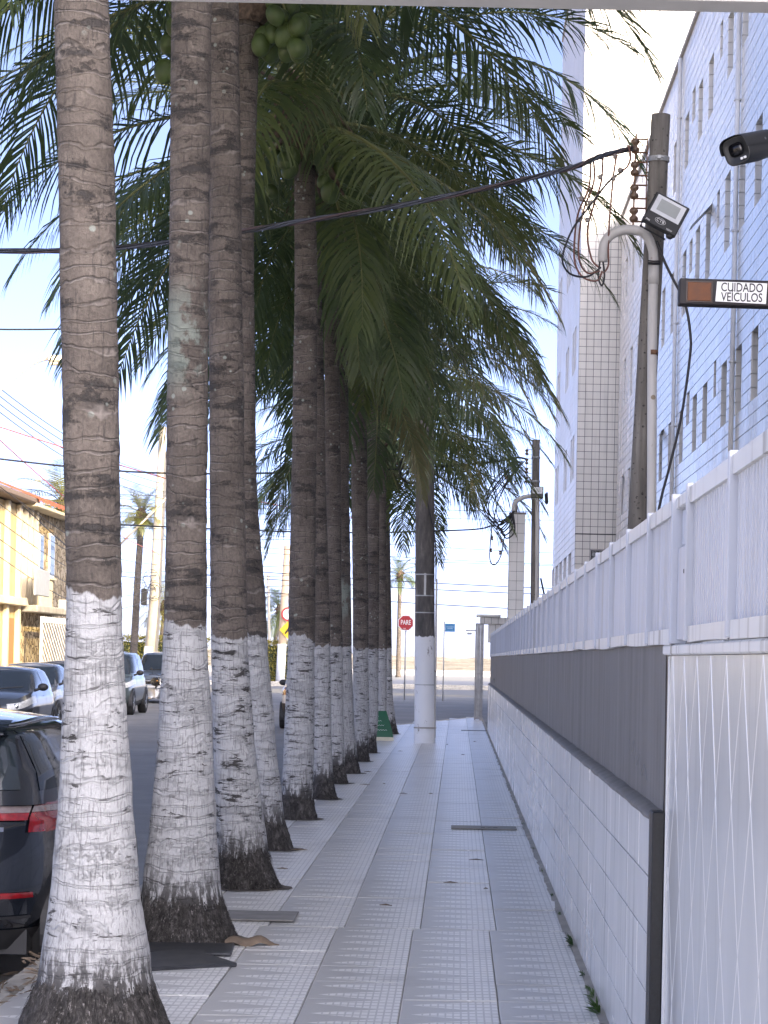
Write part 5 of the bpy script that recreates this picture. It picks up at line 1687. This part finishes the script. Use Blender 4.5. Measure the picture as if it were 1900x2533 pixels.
            for k in range(13):
                y_ = (hw - .30) * (-1 + 2 * k / 12)
                z_ = roof(rb) + .02 - .03 * abs(y_) ** 2
                rows.append([(rb + .14, y_, z_ + .022), (rb - .12, y_, z_ - .035), (rb - .13, y_, z_ - .055), (rb + .10, y_, z_ - .05)])
            MB().grid(rows).build('roof_spoiler', pm, root, True)
            bd_ = body.patch(fyb(-hw + .255, False), fyb(-hw + .42, False), .742, .766, .007, 8, 2).build('badge', M['chrome'], root)
            for q in range(4):
                body.patch(fyb(-hw + .275 + q * .035, False), fyb(-hw + .29 + q * .035, False), .748, .760, .0085, 2, 2).build('badge_letter', bl, bd_)
            # drip channels along the roof edge
            for s in (-1, 1):
                pts = []
                for k in range(20):
                    x = rb + .10 + (rf - rb - .1) * k / 19
                    p = green.at(green.th_x(x, .9, s > 0), .9)
                    pts.append(p + Vector((0, 0, .006)))
                MB().tube(pts, .008, 5).build('roof_trim', M['chrome'], root, True)
    # dashboard and seats seen as dark shapes are left to the glass; underside
    MB().box(-F + .25, F - .25, -hw + .15, hw - .15, z0 - .03, z0 + .1).build('underbody', bl, root)
    return root

navy = paint('navy_black_paint', (0.008, 0.011, 0.018), .3, .25)
car('black hatchback parked at the kerb behind the nearest palm, rear lamp in view', (-2.06 - .84, 12.35 + 1.95, -.15), R(90), navy, 3.9, 1.68, 1.43, .93, 'hatch', rear_detail=True, front=False, mout=-.04)
car('dark hatchback with black bumper facing the camera on the left', (-8.15 - .82, 46.0 + 1.92, -.15), R(-90), paint('dark_blue_grey_paint', (0.045, 0.055, 0.07)), 3.84, 1.64, 1.44, .94, 'hatch', black_low=True, name='parked_car')
car('silver grey sedan facing the camera beside the dark hatchback', (-9.05 - .84, 54.4 + 2.05, -.15), R(-90), paint('silver_grey_paint', (0.20, 0.205, 0.215), .5), 4.1, 1.68, 1.48, .95, 'sedan', name='parked_car')
car('dark car mostly hidden behind the silver sedan', (-10.9, 66.5, -.15), R(-90), paint('graphite_paint', (0.05, 0.052, 0.06)), 4.1, 1.7, 1.5, .96, 'hatch', name='parked_car')
car('green-grey sport utility car half covered by the nearest palm trunk', (-9.05 - .88, 68.0 - .85 + 2.05, -.15), R(-90), paint('green_grey_paint', (0.13, 0.165, 0.165), .5), 4.15, 1.78, 1.78, 1.08, 'suv', name='parked_car')
car('blue-grey sport utility car facing the camera behind the motorcycle', (-10.45, 84.0 + 2.2, -.15), R(-90), paint('blue_grey_paint', (0.15, 0.18, 0.22), .5), 4.4, 1.82, 1.80, 1.08, 'suv', grille=1, name='parked_car')
wc = car('white compact car with black bumper parked farther along the palm row', (-2.48 - .87, 57.5 + 2.0, -.15), R(90), paint('white_car_paint', (0.62, 0.63, 0.64), .0, .3), 4.0, 1.74, 1.52, .98, 'hatch', front=False, name='parked_car')

# motorcycle standing at an angle
mb = empty('motorcycle', 'motorcycle with yellowish front wheel parked before the blue-grey car', 'motorcycle', (-9.75, 78.0, -.15), R(-48))
wm = simple('sunlit_alloy', (0.45, 0.36, 0.22), .5, var=.25)  # warm sunlit tone put into the wheel colour
def mwheel(x):
    rim = [(x + .255 * math.cos(a), 0, .30 + .255 * math.sin(a)) for a in [2 * math.pi * k / 28 for k in range(29)]]
    w = MB().tube(rim, .045, 8, False).build('wheel', simple('sunlit_tyre', (.20, .165, .115), .9, var=.3) if x > 0 else M['tyre'], mb, True)  # front tyre coloured tan as if the sun struck it
    m = MB().tube([(x + .205 * math.cos(a), 0, .30 + .205 * math.sin(a)) for a in [2 * math.pi * k / 24 for k in range(25)]], .02, 6, False)
    for k in range(6):
        a = 2 * math.pi * k / 6
        m.tube([(x, 0, .30), (x + .2 * math.cos(a), 0, .30 + .2 * math.sin(a))], .016, 5)
    m.lathe([(0, -.05), (.05, -.05), (.05, .05), (0, .05)], 12, (x, 0, .3), 'Y')
    m.build('rim', wm, w, True)
    MB().lathe([(.06, .04), (.12, .04), (.12, .046), (.06, .046)], 20, (x, 0, .3), 'Y').build('brake_disc', M['galv'], w)
mwheel(.66); mwheel(-.62)
for s in (-1, 1):
    MB().tube([(.66, s * .085, .30), (.56, s * .085, .58)], .030, 8).build('fork_slider', simple('fork_cream', (.62, .57, .46), .4), mb, True)
    MB().tube([(.56, s * .085, .58), (.40, s * .085, .98)], .022, 8).build('fork_tube', M['chrome'], mb, True)
    MB().tube([(.36, s * .02, 1.02), (.34, s * .18, 1.07), (.24, s * .36, 1.05)], .014, 6).build('handlebar', M['trim_black'], mb, True)
    MB().tube([(.30, s * .26, 1.06), (.30, s * .30, 1.20)], .006, 5).ball((.30, s * .31, 1.24), .02, .055, .04, 10, 8).build('mirror', M['trim_black'], mb, True)
    MB().ball((.46, s * .2, .86), .03, .03, .02, 8, 6).build('indicator', simple('amber_plastic', (.5, .2, .02), .3), mb, True)
MB().grid([[(.66 + .33 * math.cos(a), y_, .30 + .33 * math.sin(a)) for y_ in (-.06, 0, .06)] for a in [R(50) + R(90) * k / 8 for k in range(9)]]).build('front_mudguard', M['trim_black'], mb, True)
MB().ball((.48, 0, .86), .09, .10, .10, 14, 10).build('headlight', M['lamp_clear'], mb, True)
MB().ball((.12, 0, .82), .28, .13, .15, 16, 10).build('fuel_tank', simple('tank_black', (.02, .02, .022), .25), mb, True)
MB().bbox(-.62, -.08, -.12, .12, .74, .84, .05).build('seat', M['trim_black'], mb, True)
MB().bbox(-.18, .25, -.13, .13, .28, .62, .04).build('engine', M['galv'], mb, True)
MB().tube([(.36, 0, .95), (.1, 0, .62), (-.3, 0, .45), (-.62, 0, .30)], .03, 6).build('frame', M['trim_black'], mb, True)
MB().tube([(.1, -.12, .3), (-.3, -.15, .28), (-.75, -.16, .36)], .04, 8).build('exhaust', M['chrome'], mb, True)
MB().bbox(-.86, -.56, -.06, .06, .70, .78, .03).build('tail_unit', M['lamp_red'], mb, True)
# ------------------------------------------------------------------ houses across the street
def m_stone():
    t = NT('rough_sandstone_cladding')
    w = t.world((1, 1, 1))
    v1 = t.voro(w, 4.5, 'DISTANCE_TO_EDGE'); c1 = t.voro(w, 4.5, 'F1', 'Color')
    g = t.n('ShaderNodeSeparateColor'); t.l(c1, g.inputs[0])
    c = t.ramp(g.outputs[0], [(0.1, (0.33, 0.25, 0.15)), (0.5, (0.50, 0.40, 0.25)), (0.9, (0.62, 0.52, 0.36))])
    c = t.mix(t.step(v1, 0.07, 0.02), c, (0.10, 0.075, 0.05))
    t.set(color=c, rough=.9)
    t.bump(t.math('MINIMUM', v1, 0.12), 1.0, 0.25)
    return t.m
M['stone'] = m_stone()
M['ochre'] = simple('ochre_render', (0.52, 0.40, 0.22), .85, var=.15, vscale=1.2)
M['cream'] = simple('cream_render', (0.62, 0.55, 0.42), .85, var=.12, vscale=1.2)
M['roof_tile'] = simple('red_roof_tile', (0.36, 0.10, 0.05), .8, var=.3, vscale=5)
M['house_glass'] = simple('house_glass', (0.10, 0.14, 0.18), .12, var=.3)
HX = -14.0
h1 = empty('ochre_house', 'ochre two-storey house with cream pilasters and dark eave at far left', 'house', (HX, 70, 0))
P(MB().box(HX - 9, HX, 60, 77.2, -.1, 6.2), 'wall', M['ochre'], h1)
P(MB().bbox(HX - 9.3, HX + .55, 59.6, 77.6, 6.25, 6.45, .05).prism([(HX + .5, 59.6, 6.46), (HX - 9, 59.6, 8.0), (HX - 9, 59.6, 6.46)], (0, 18, 0)), 'roof', simple('dark_eave', (.16, .12, .10), .8), h1)
for y_ in (62, 66, 70.5, 74.4, 76.4):
    P(MB().bbox(HX + .002, HX + .16, y_, y_ + .34, 0.0, 6.2, .02), 'pilaster', M['cream'], h1)
P(MB().bbox(HX + .002, HX + .32, 60, 77.1, 3.0, 3.25, .02), 'floor_band', M['cream'], h1)
for (y_, z_) in ((63.5, 3.9), (67.8, 3.9), (72.2, 3.9), (63.5, .9), (72.2, .9)):
    w_ = P(MB().bbox(HX + .003, HX + .06, y_, y_ + 1.4, z_, z_ + 1.5, .01), 'window', M['white_paint'], h1)
    MB().quad((HX + .065, y_ + .08, z_ + .08), (HX + .065, y_ + 1.32, z_ + .08), (HX + .065, y_ + 1.32, z_ + 1.42), (HX + .065, y_ + .08, z_ + 1.42)).build('pane', M['house_glass'], w_)
P(MB().bbox(HX + .003, HX + .05, 74.9, 76.2, 0, 2.6, .01), 'door', simple('orange_door', (.42, .18, .05), .6), h1)

h2 = empty('stone_house', 'sunlit sandstone-clad house with red tiled roof and white slatted gate', 'house', (HX, 84, 0))
P(MB().box(HX - 9, HX - .02, 77.3, 92.0, -.1, 6.3), 'wall', M['stone'], h2)
rows = []
for k in range(41):
    y_ = 77.0 + 15.3 * k / 40
    z_ = 6.42 + .06 * (k % 2)
    rows.append([(HX + .62, y_, z_ - .1), (HX + .60, y_, z_), (HX - 2.2, y_, z_ + 1.05), (HX - 4.6, y_, z_ + 1.95), (HX - 9.2, y_, z_ + .3)])
P(MB().grid(rows), 'roof', M['roof_tile'], h2)
P(MB().bbox(HX - .0, HX + .56, 77.0, 92.2, 6.18, 6.30, .02), 'eave_board', M['cream'], h2)
for y_ in (77.4, 78.3, 79.3):
    P(MB().bbox(HX + .0, HX + .2, y_, y_ + .2, 3.1, 6.17, .02), 'pilaster', M['cream'], h2)
for (y_, w2, z_, h_) in ((77.75, .5, 4.0, 1.9), (78.65, .5, 4.0, 1.9), (80.6, .8, 4.1, 1.4), (82.6, 1.0, 4.1, 1.5), (86.5, 1.0, 4.1, 1.4)):
    w_ = P(MB().bbox(HX - .018, HX + .05, y_, y_ + w2, z_, z_ + h_, .01), 'window', M['white_paint'], h2)
    MB().quad((HX + .053, y_ + .07, z_ + .07), (HX + .053, y_ + w2 - .07, z_ + .07), (HX + .053, y_ + w2 - .07, z_ + h_ - .07), (HX + .053, y_ + .07, z_ + h_ - .07)).build('pane', M['house_glass'], w_)
    P(MB().bbox(HX - .01, HX + .12, y_ - .08, y_ + w2 + .08, z_ - .08, z_ - .01, .01), 'sill', M['cream'], h2)
P(MB().bbox(HX + .0, HX + .6, 77.2, 83.9, 2.82, 3.05, .03), 'canopy', M['concrete'], h2)
P(MB().bbox(HX + .55, HX + .62, 76.6, 79.3, 3.35, 4.2, .02), 'grey_panel', simple('grey_sheet', (.33, .35, .38), .5, var=.15), h2)
P(MB().bbox(HX + .35, HX + .62, 82.6, 84.2, 2.95, 3.35, .03), 'air_unit', simple('pale_grey_box', (.45, .45, .46), .5), h2)
P(MB().bbox(HX - .0, HX + .2, 80.1, 82.4, 3.06, 3.95, .02), 'plaster_panel', M['cream'], h2)
gw_ = empty('white_gate', 'white gate with diagonal slats in front of the sandstone house', 'gate', (HX + .62, 80.7, 0))
P(MB().bbox(HX + .60, HX + .66, 77.7, 77.95, 0, 2.7, .01).bbox(HX + .60, HX + .66, 83.4, 83.65, 0, 2.7, .01).bbox(HX + .60, HX + .66, 77.96, 83.39, 2.5, 2.7, .01).bbox(HX + .60, HX + .66, 77.96, 83.39, .0, .85, .01), 'frame', M['white_paint'], gw_)
for k in range(15):
    a0 = 77.96 + k * .52 - 2.2
    y0, y1 = a0, a0 + 3.2
    za, zb_ = 2.5, .85
    p0, p1 = Vector((HX + .63, y0, za)), Vector((HX + .63, y1, zb_))
    d = p1 - p0
    f0 = max(0, (77.96 - y0) / 3.2); f1 = min(1, (83.39 - y0) / 3.2)
    if f1 - f0 < .05: continue
    a, b_ = p0 + d * f0, p0 + d * f1
    P(MB().prism([a + Vector((0, 0, -.06)), b_ + Vector((0, 0, -.06)), b_ + Vector((0, 0, .06)), a + Vector((0, 0, .06))], (.02, 0, 0)), 'slat', M['white_paint'], gw_)

# covered heap and boulder-like tarpaulin behind the cars
tp_ = MB()
rows = []
for j in range(10):
    f = j / 9
    rows.append([(-12.6 + (.75 * (1 - f ** 2) ** .5 + .08 * noise.noise(Vector((k, j, 2)))) * math.cos(2 * math.pi * k / 18), 64.0 + .9 * (1 - f ** 2) ** .5 * math.sin(2 * math.pi * k / 18), -.15 + 1.98 * f) for k in range(18)])
tag(tp_.grid(rows, True).build('covered_bundle', simple('pinkish_tarp', (.42, .30, .22), .85, var=.3, vscale=3), smooth=True), 'tan covered bundle rising behind the parked cars by the white gate', 'bundle')

# street lamp reaching in from the left
sl = empty('street_lamp', 'cream street lamp arm reaching in from the left edge', 'street lamp', (-14.4, 70, 0))
P(MB().tube([(-14.4, 70, -.1), (-14.4, 70, 8.4)], [.14, .10], 12), 'pole', M['concrete'], sl, True)
P(MB().tube(bez([(-14.4, 70, 8.2), (-13.36, 70, 9.1), (-12.57, 70, 9.78), (-12.2, 70, 9.98), (-11.95, 70, 10.03)], 6), .05, 8), 'arm', simple('cream_steel', (.55, .47, .35), .5), sl, True)
P(MB().bbox(-12.0, -11.45, 69.85, 70.15, 9.93, 10.12, .05).bbox(-11.95, -11.55, 69.9, 70.1, 9.84, 9.929, .03), 'lamp_head', simple('cream_lamp', (.58, .50, .38), .45), sl)
P(MB().ball((-11.75, 70, 10.15), .04, .04, .05, 8, 6), 'photocell', M['trim_black'], sl)

# leaning concrete pole, sunlit
lp = empty('leaning_pole', 'pale sunlit concrete pole leaning right behind the second palm', 'utility pole', (-15.1, 118, -.15))
P(MB().tube([(-15.12, 118, -.2), (-14.84, 118, 3.7), (-14.56, 118, 12.6)], [.27, .245, .17], 18), 'shaft', simple('pale_concrete', (.46, .41, .33), .85, var=.15), lp, True)
P(MB().tube([(-15.125, 118, -.15), (-14.98, 118, 1.9)], [.276, .262], 18), 'whitewash', M['white_paint'], lp, True)
P(MB().prism([(-14.80, 117.9, 0), (-14.66, 117.9, 0), (-14.30, 117.9, 11.4), (-14.42, 117.9, 11.4)], (0, .3, 0)), 'pole_strip', simple('strip_grey', (.16, .155, .155), .7), lp)  # dark grey strip along the right edge of the shaft
P(MB().tube([(-16.6, 117.7, 6.7), (-14.3, 117.7, 9.1)], .055, 8), 'brace_arm', simple('brace', (.45, .40, .34), .6), lp, True)
P(MB().bbox(-15.4, -15.12, 117.5, 117.7, 3.9, 4.7, .03), 'meter_box', M['trim_black'], lp)

def pm_(x, y, H, lean, seed, label, r=.15, nf=22, sc=.8, az=0.0, group='far palms near the beach', zb=-.15, coco=0, lit=True):
    tab = [(0.0, x, r * 1.25), (.5, x + lean * .05, r), (H * .5, x + lean * .45, r * .9), (H, x + lean, r * .8)]
    return palm(x, y, tab, H, -.5, label, group, seed=seed, near=False, nf=nf, az0=az, rootr=.02, coco=coco, zbase=zb, scale=sc, FR=FR_SUNLIT if lit else FR)
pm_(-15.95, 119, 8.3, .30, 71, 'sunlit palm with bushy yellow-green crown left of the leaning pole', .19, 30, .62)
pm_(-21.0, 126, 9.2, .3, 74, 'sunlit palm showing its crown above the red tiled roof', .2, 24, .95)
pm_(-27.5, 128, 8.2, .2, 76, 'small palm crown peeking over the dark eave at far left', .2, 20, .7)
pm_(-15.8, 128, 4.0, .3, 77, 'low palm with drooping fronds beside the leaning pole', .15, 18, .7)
pm_(-4.87, 200, 8.4, 0.0, 81, 'tall thin palm on the promenade left of the stop sign', .2, 16, .75, lit=False)
pm_(-12.3, 160, 4.6, .5, 84, 'windblown palm beside the post with round and yellow signs', .16, 16, .8, lit=False)

# post with the two road signs near the beach
lt = empty('signal_post', 'sunlit cream post with round red-rimmed and yellow diamond signs', 'sign post', (-10.95, 150, -.15))
P(MB().tube([(-10.95, 150, -.2), (-10.67, 150, 8.4)], [.28, .20], 16), 'shaft', simple('lit_cream_post', (.55, .42, .28), .8, var=.12), lt, True)
P(MB().tube([(-10.953, 150, -.15), (-10.875, 150, 2.3)], [.29, .275], 16), 'whitewash', M['white_paint'], lt, True)
P(MB().lathe([(0, 0), (.43, 0), (.43, .02)], 24, (-10.50, 149.6, 4.15), 'Y'), 'round_sign_rim', simple('sign_red_rim', (.5, .03, .03), .4), lt)
P(MB().lathe([(0, 0), (.33, 0), (.33, .006)], 24, (-10.50, 149.588, 4.15), 'Y'), 'round_sign_face', M['white_ink'], lt)
P(MB().prism([(-10.50, 149.6, 2.62), (-9.98, 149.6, 3.18), (-10.50, 149.6, 3.72), (-11.02, 149.6, 3.18)], (0, .02, 0)), 'diamond_sign', simple('sign_yellow', (.75, .48, .02), .4), lt)
P(MB().tube([(-10.66, 149.58, 2.95), (-10.5, 149.58, 3.2), (-10.36, 149.58, 3.42)], .05, 6).ball((-10.33, 149.57, 3.5), .07, .01, .07, 10, 6).tube([(-10.5, 149.58, 3.2), (-10.36, 149.58, 2.95)], .04, 6), 'diamond_symbol', M['trim_black'], lt)
tag(MB().tube([(-11.6, 150.5, -.2), (-11.85, 150.5, 6.6)], .08, 10).build('thin_post', simple('thin_cream_post', (.52, .47, .38), .7)), 'thin pale post beside the fourth palm near the beach', 'post')

# clipped hedges at the end of the street
def hedge(x0, x1, y, z1, label, seed, col_):
    rg = random.Random(seed)
    root = empty('hedge', label, 'hedge', ((x0 + x1) / 2, y, -.15))
    m = MB()
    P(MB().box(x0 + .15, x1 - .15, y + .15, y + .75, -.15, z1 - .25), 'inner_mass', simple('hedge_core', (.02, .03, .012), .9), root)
    nn = int((x1 - x0) * (z1 + .15) * 260)
    for k in range(nn):
        top_ = rg.random() < .25
        p = Vector((rg.uniform(x0, x1), y + (rg.uniform(0, .9) if top_ else rg.uniform(-.05, .2)), (z1 + rg.gauss(-.05, .07)) if top_ else rg.uniform(-.1, z1)))
        d = Vector((rg.gauss(0, 1), rg.gauss(-.4, .7), rg.gauss(.5, .8))).normalized()
        u = d.orthogonal().normalized() * rg.uniform(.025, .05)
        l_ = rg.uniform(.08, .17)
        b = len(m.v)
        m.v += [tuple(p), tuple(p + d * l_ * .5 + u), tuple(p + d * l_), tuple(p + d * l_ * .5 - u)]
        m.f.append((b, b + 1, b + 2, b + 3))
    tag(P(m, 'leaves', col_, root), kind='stuff')
M['hedge_leaf'] = m_leaf('hedge_leaf', (0.10, 0.10, 0.02), (0.19, 0.165, 0.03), (0.30, 0.235, 0.05), .15)
hedge(-22.5, -12.9, 125.5, 2.4, 'sunlit yellow-green clipped hedge behind the blue-grey car', 3, M['hedge_leaf'])
hedge(-12.2, -9.3, 150, 2.45, 'shaded olive hedge left of the post with the yellow sign', 4, M['hedge_leaf'])

# ------------------------------------------------------------------ wires over the street on the left
def wire(pts, r, label, mat='black_wire', group=None, n=10):
    tag(MB().tube(bez(pts, n), r, 5).build('overhead_wire', M[mat], smooth=True), label, 'wire', group)
def sagw(a, b_, s, r, label, mat='black_wire', group=None):
    a = Vector(a); b_ = Vector(b_)
    tag(MB().tube([a.lerp(b_, i / 18) - Vector((0, 0, s * math.sin(math.pi * i / 18))) for i in range(19)], r, 5).build('overhead_wire', M[mat], smooth=True), label, 'wire', group)
pole_top = (-13.1, 106, 9.8)
GL = 'overhead wires on the left side of the street'
for q in range(4):
    sagw((-14.4, 58, 10.6 - q * .22), (-14.6 + .1 * q, 118, 10.2 - q * .38), .9, .014, 'slack wire descending from upper left to the leaning pole, ' + ORD[q if q < 3 else 7] + ' of four', group=GL)
for q in range(5):
    sagw((-24, 100 + q, 8.6 - q * .45), (-6, 112 + q, 8.9 - q * .42), .25, .013, 'fine level wire crossing the sky behind the nearest palm, ' + ORD[q if q < 4 else 7] + ' of five', group='level wires on the left')
M['red_wire'] = simple('red_wire', (.45, .12, .10), .6)
sagw((-13.9, 70, 8.2), (-5.0, 112, 8.0), .35, .022, 'pinkish red cable crossing left of the nearest palm', 'red_wire')
sagw((-13.9, 70, 8.15), (-14.6, 118, 6.4), .5, .018, 'red cable slanting down to the leaning pole', 'red_wire')
sagw((-13.35, 74, 6.0), (-14.7, 118, 5.4), .9, .02, 'thick slack cable hanging before the sandstone house', group=None)
for q in range(5):
    sagw((-13.3, 70, 6.3 - q * .5), (-14.7, 117.9, 5.9 - q * .38), .6 + .12 * q, .013, 'thin service wire strung along the house fronts, ' + ORD[q if q < 4 else 7] + ' of five', group='service wires along the houses')
for q in range(4):
    sagw((-14.7, 117.9, 6.1 - q * .5), (-7.0, 133, 6.8 - q * .55), .3, .016, 'dark service wire right of the leaning pole, ' + ORD[q if q < 3 else 7] + ' of four', group='service wires right of the leaning pole')
lw = empty('cable_loops', 'tangled dark cable loops hanging on the leaning pole', 'cables', (-14.9, 117.6, 5.4))
rg = random.Random(9)
for q in range(6):
    c = Vector((-15.0 + rg.uniform(-.55, .35), 117.55, 5.0 + rg.uniform(-.5, 1.0))); r0 = rg.uniform(.2, .45)
    P(MB().tube([c + Vector((r0 * math.cos(a), 0, r0 * 1.2 * math.sin(a))) for a in [2 * math.pi * k / 20 for k in range(19)]], .014, 5), 'loop', M['black_wire'], lw, True)
sagw((-2.9, 38, 6.9), (-12.8, 40, 7.2), .3, .014, 'thin wire crossing the street between the palms and the left side')
sagw((-6, 85, 6.6), (-.7, 45.9, 5.3), .3, .02, 'cable from the street pole running left behind the palms')

# ------------------------------------------------------------------ covers, board, litter and weeds
steel = simple('dark_steel_plate', (.055, .058, .065), .38, metal=.4, var=.25, vscale=5)
def plate(x, y, w, l, rz, h, tilt, label, mat, name='steel_plate'):
    o = MB().bbox(-w / 2, w / 2, -l / 2, l / 2, 0, h, .004).build(name, mat)
    o.location = (x, y, .006); o.rotation_euler = (tilt, 0, rz)
    tag(o, label, 'plate')
plate(-1.49, 12.47, .62, .50, R(30), .022, R(1), 'dark steel plate lying just behind the nearest palm foot', steel)
plate(-1.45, 13.02, .55, .42, R(3), .018, 0, 'smaller dark steel plate beside the second palm foot', steel)
cv_ = simple('worn_cover', (.23, .225, .22), .8, var=.3, vscale=6)
plate(-1.17, 14.77, .44, .5, 0, .012, 0, 'grey concrete inspection cover right of the second palm', cv_, 'inspection_cover')
mh = MB().bbox(-.31, .31, -.20, .20, 0, .010, .004)
o = mh.build('meter_cover', simple('brown_cover', (.26, .25, .23), .6, var=.3)); o.location = (.28, 22.95, .004)
tag(o, 'brownish rectangular meter cover set in the middle of the sidewalk', 'cover')
lettering('SAE', .10, simple('cover_ink', (.08, .08, .08), .7), o, Matrix.Translation((.05, -.07, .0105)), .0005)
o = MB().bbox(-.29, .29, -.07, .07, 0, .008, .003).build('drain_slot', simple('drain_dark', (.06, .06, .06), .8)); o.location = (.40, 54.2, .004)
tag(o, 'dark drain slot across the far end of the sidewalk', 'drain')

gb_ = empty('green_board', 'curved green board with faint white writing leaning on a palm foot', 'board', (-1.40, 46.0, 0))
rows = []
for j in range(13):
    f = j / 12
    rows.append([(-.24 + .42 * i / 6 - .16 * (f ** 1.1) + .04, .05 - .02 + .30 * f ** 1.6, .02 + .56 * f ** .85) for i in range(7)])
g1 = MB().grid(rows); g1.grid([[(x, y_ + .012, z) for x, y_, z in r] for r in rows])
g1.build('panel', simple('board_green', (.012, .10, .05), .5, var=.15), gb_, True)
MB().grid([[(x, y_ - .004, z - .004) for x, y_, z in rows[0]], [(x, y_ - .004, z) for x, y_, z in rows[1]]]).build('worn_edge', simple('board_edge', (.55, .52, .40), .8), gb_)
for k in range(4):
    f = .30 + .16 * k
    zf = lambda f: (.05 - .02 + .30 * f ** 1.6 - .006, .02 + .56 * f ** .85)
    y_, z_ = zf(f)
    pts = [(-.15 + .22 * i / 14 - .14 * f ** 1.1 + .05, y_, z_ + .010 * math.sin(i * 2.1 + k)) for i in range(15 - k * 2)]
    MB().tube(pts, .003, 4).build('chalk_line', M['white_ink'], gb_)

dry = M['leaf_dead']
def husk(x, y, l, w, h, rz, label, name='dry_husk'):
    rows = []
    for i in range(13):
        f = i / 12
        r_ = []
        for k in range(7):
            a = math.pi * k / 6
            ww = w * math.sin(math.pi * min(.97, .06 + f * .92)) ** .7
            r_.append((l * (f - .5), ww * math.cos(a) + .01 * math.sin(f * 9), h * math.sin(a) * math.sin(math.pi * min(1, .15 + f * .8)) + .012 * math.sin(f * 12) + .004))
        rows.append(r_)
    o = MB().grid(rows).build(name, dry, smooth=True)
    o.location = (x, y, .004); o.rotation_euler = (0, 0, rz)
    tag(o, label, 'husk')
husk(-1.10, 13.35, .30, .05, .045, R(4), 'curled brown palm husk lying at the right foot of the second palm')
rg = random.Random(21)
for k in range(15):
    y_ = rg.uniform(10.8, 50); x_ = rg.uniform(-1.35, .58)
    l_ = rg.uniform(.012, .05) * (1 if k > 6 else 1.4)
    o = MB().tube([(-l_, 0, .004), (0, l_ * .15, .008), (l_, 0, .004)], [.002, .006, .002], 5).build('fallen_twig', dry)
    o.location = (x_, y_, .003); o.rotation_euler = (0, 0, rg.uniform(-.5, .5))
    tag(o, 'tiny brown twig or husk fragment scattered on the paving', 'twig', 'litter scattered on the sidewalk')
# dry leaf litter in the gutter beside the car
lit = MB()
for k in range(240):
    p = Vector((rg.uniform(-2.75, -2.0), rg.uniform(10.4, 13.0), (-.14 if True else 0)))
    if p.x > -2.18: p.z = .006
    a = rg.uniform(0, 3.14); l_ = rg.uniform(.03, .16); d = Vector((math.cos(a), math.sin(a), rg.uniform(-.05, .25))) * l_
    u = Vector((-math.sin(a), math.cos(a), 0)) * rg.uniform(.003, .014)
    lit.quad(p - u, p + d * .5 - u + Vector((0, 0, .01)), p + d, p + u)
tag(lit.build('gutter_litter', dry), 'dry leaves and stalks littering the gutter behind the black hatchback', 'litter', kind='stuff')
tag(MB().bbox(-.05, .05, -.05, .05, 0, .03, .012).build('plastic_scrap', M['white_paint'], loc=(-2.12, 11.9, -.10)), 'crumpled white scrap in the gutter under the black hatchback', 'litter')
o = MB().bbox(-.03, .03, -.015, .015, 0, .06, .004).build('blue_wrapper', simple('blue_plastic', (.02, .06, .35), .4)); o.location = (-1.98, 16.2, .0)
tag(o, 'small bright blue wrapper on the kerb left of the second palm', 'wrapper')
# weeds in the joint at the foot of the wall
wm_ = m_leaf('weed_leaf', (0.03, 0.07, 0.02), (0.06, 0.12, 0.03), (0.12, 0.17, 0.05), .2)
wd_lbl = {0: 'largest green weed sprouting at the foot of the tiled wall', }
for k, (y_, s_) in enumerate(((11.0, 1.25), (11.5, .8), (11.75, .7), (12.3, .6), (13.6, .95), (13.75, .8), (15.2, .55), (16.4, .5), (18.3, .5), (20.5, .45), (23.5, .5), (27.0, .45))):
    m = MB()
    for q in range(int(16 * s_) + 6):
        a = rg.uniform(2.0, 4.3); el = rg.uniform(.25, 1.35); l_ = rg.uniform(.03, .085) * s_
        d = Vector((math.cos(a) * math.cos(el), math.sin(a) * math.cos(el), math.sin(el)))
        u = d.cross(Vector((0, 0, 1))).normalized() * rg.uniform(.003, .010) * s_
        p = Vector((rg.uniform(-.015, .0), rg.uniform(-.06, .06) * s_, 0))
        m.quad(p, p + d * l_ * .55 + u, p + d * l_ + Vector((0, 0, -.01)), p + d * l_ * .55 - u)
    o = m.build('weed', wm_); o.location = (.683, y_, .008)
    tag(o, wd_lbl.get(k, 'small tuft of weed in the joint between wall and paving'), 'weed', None if k == 0 else 'weeds along the foot of the wall')
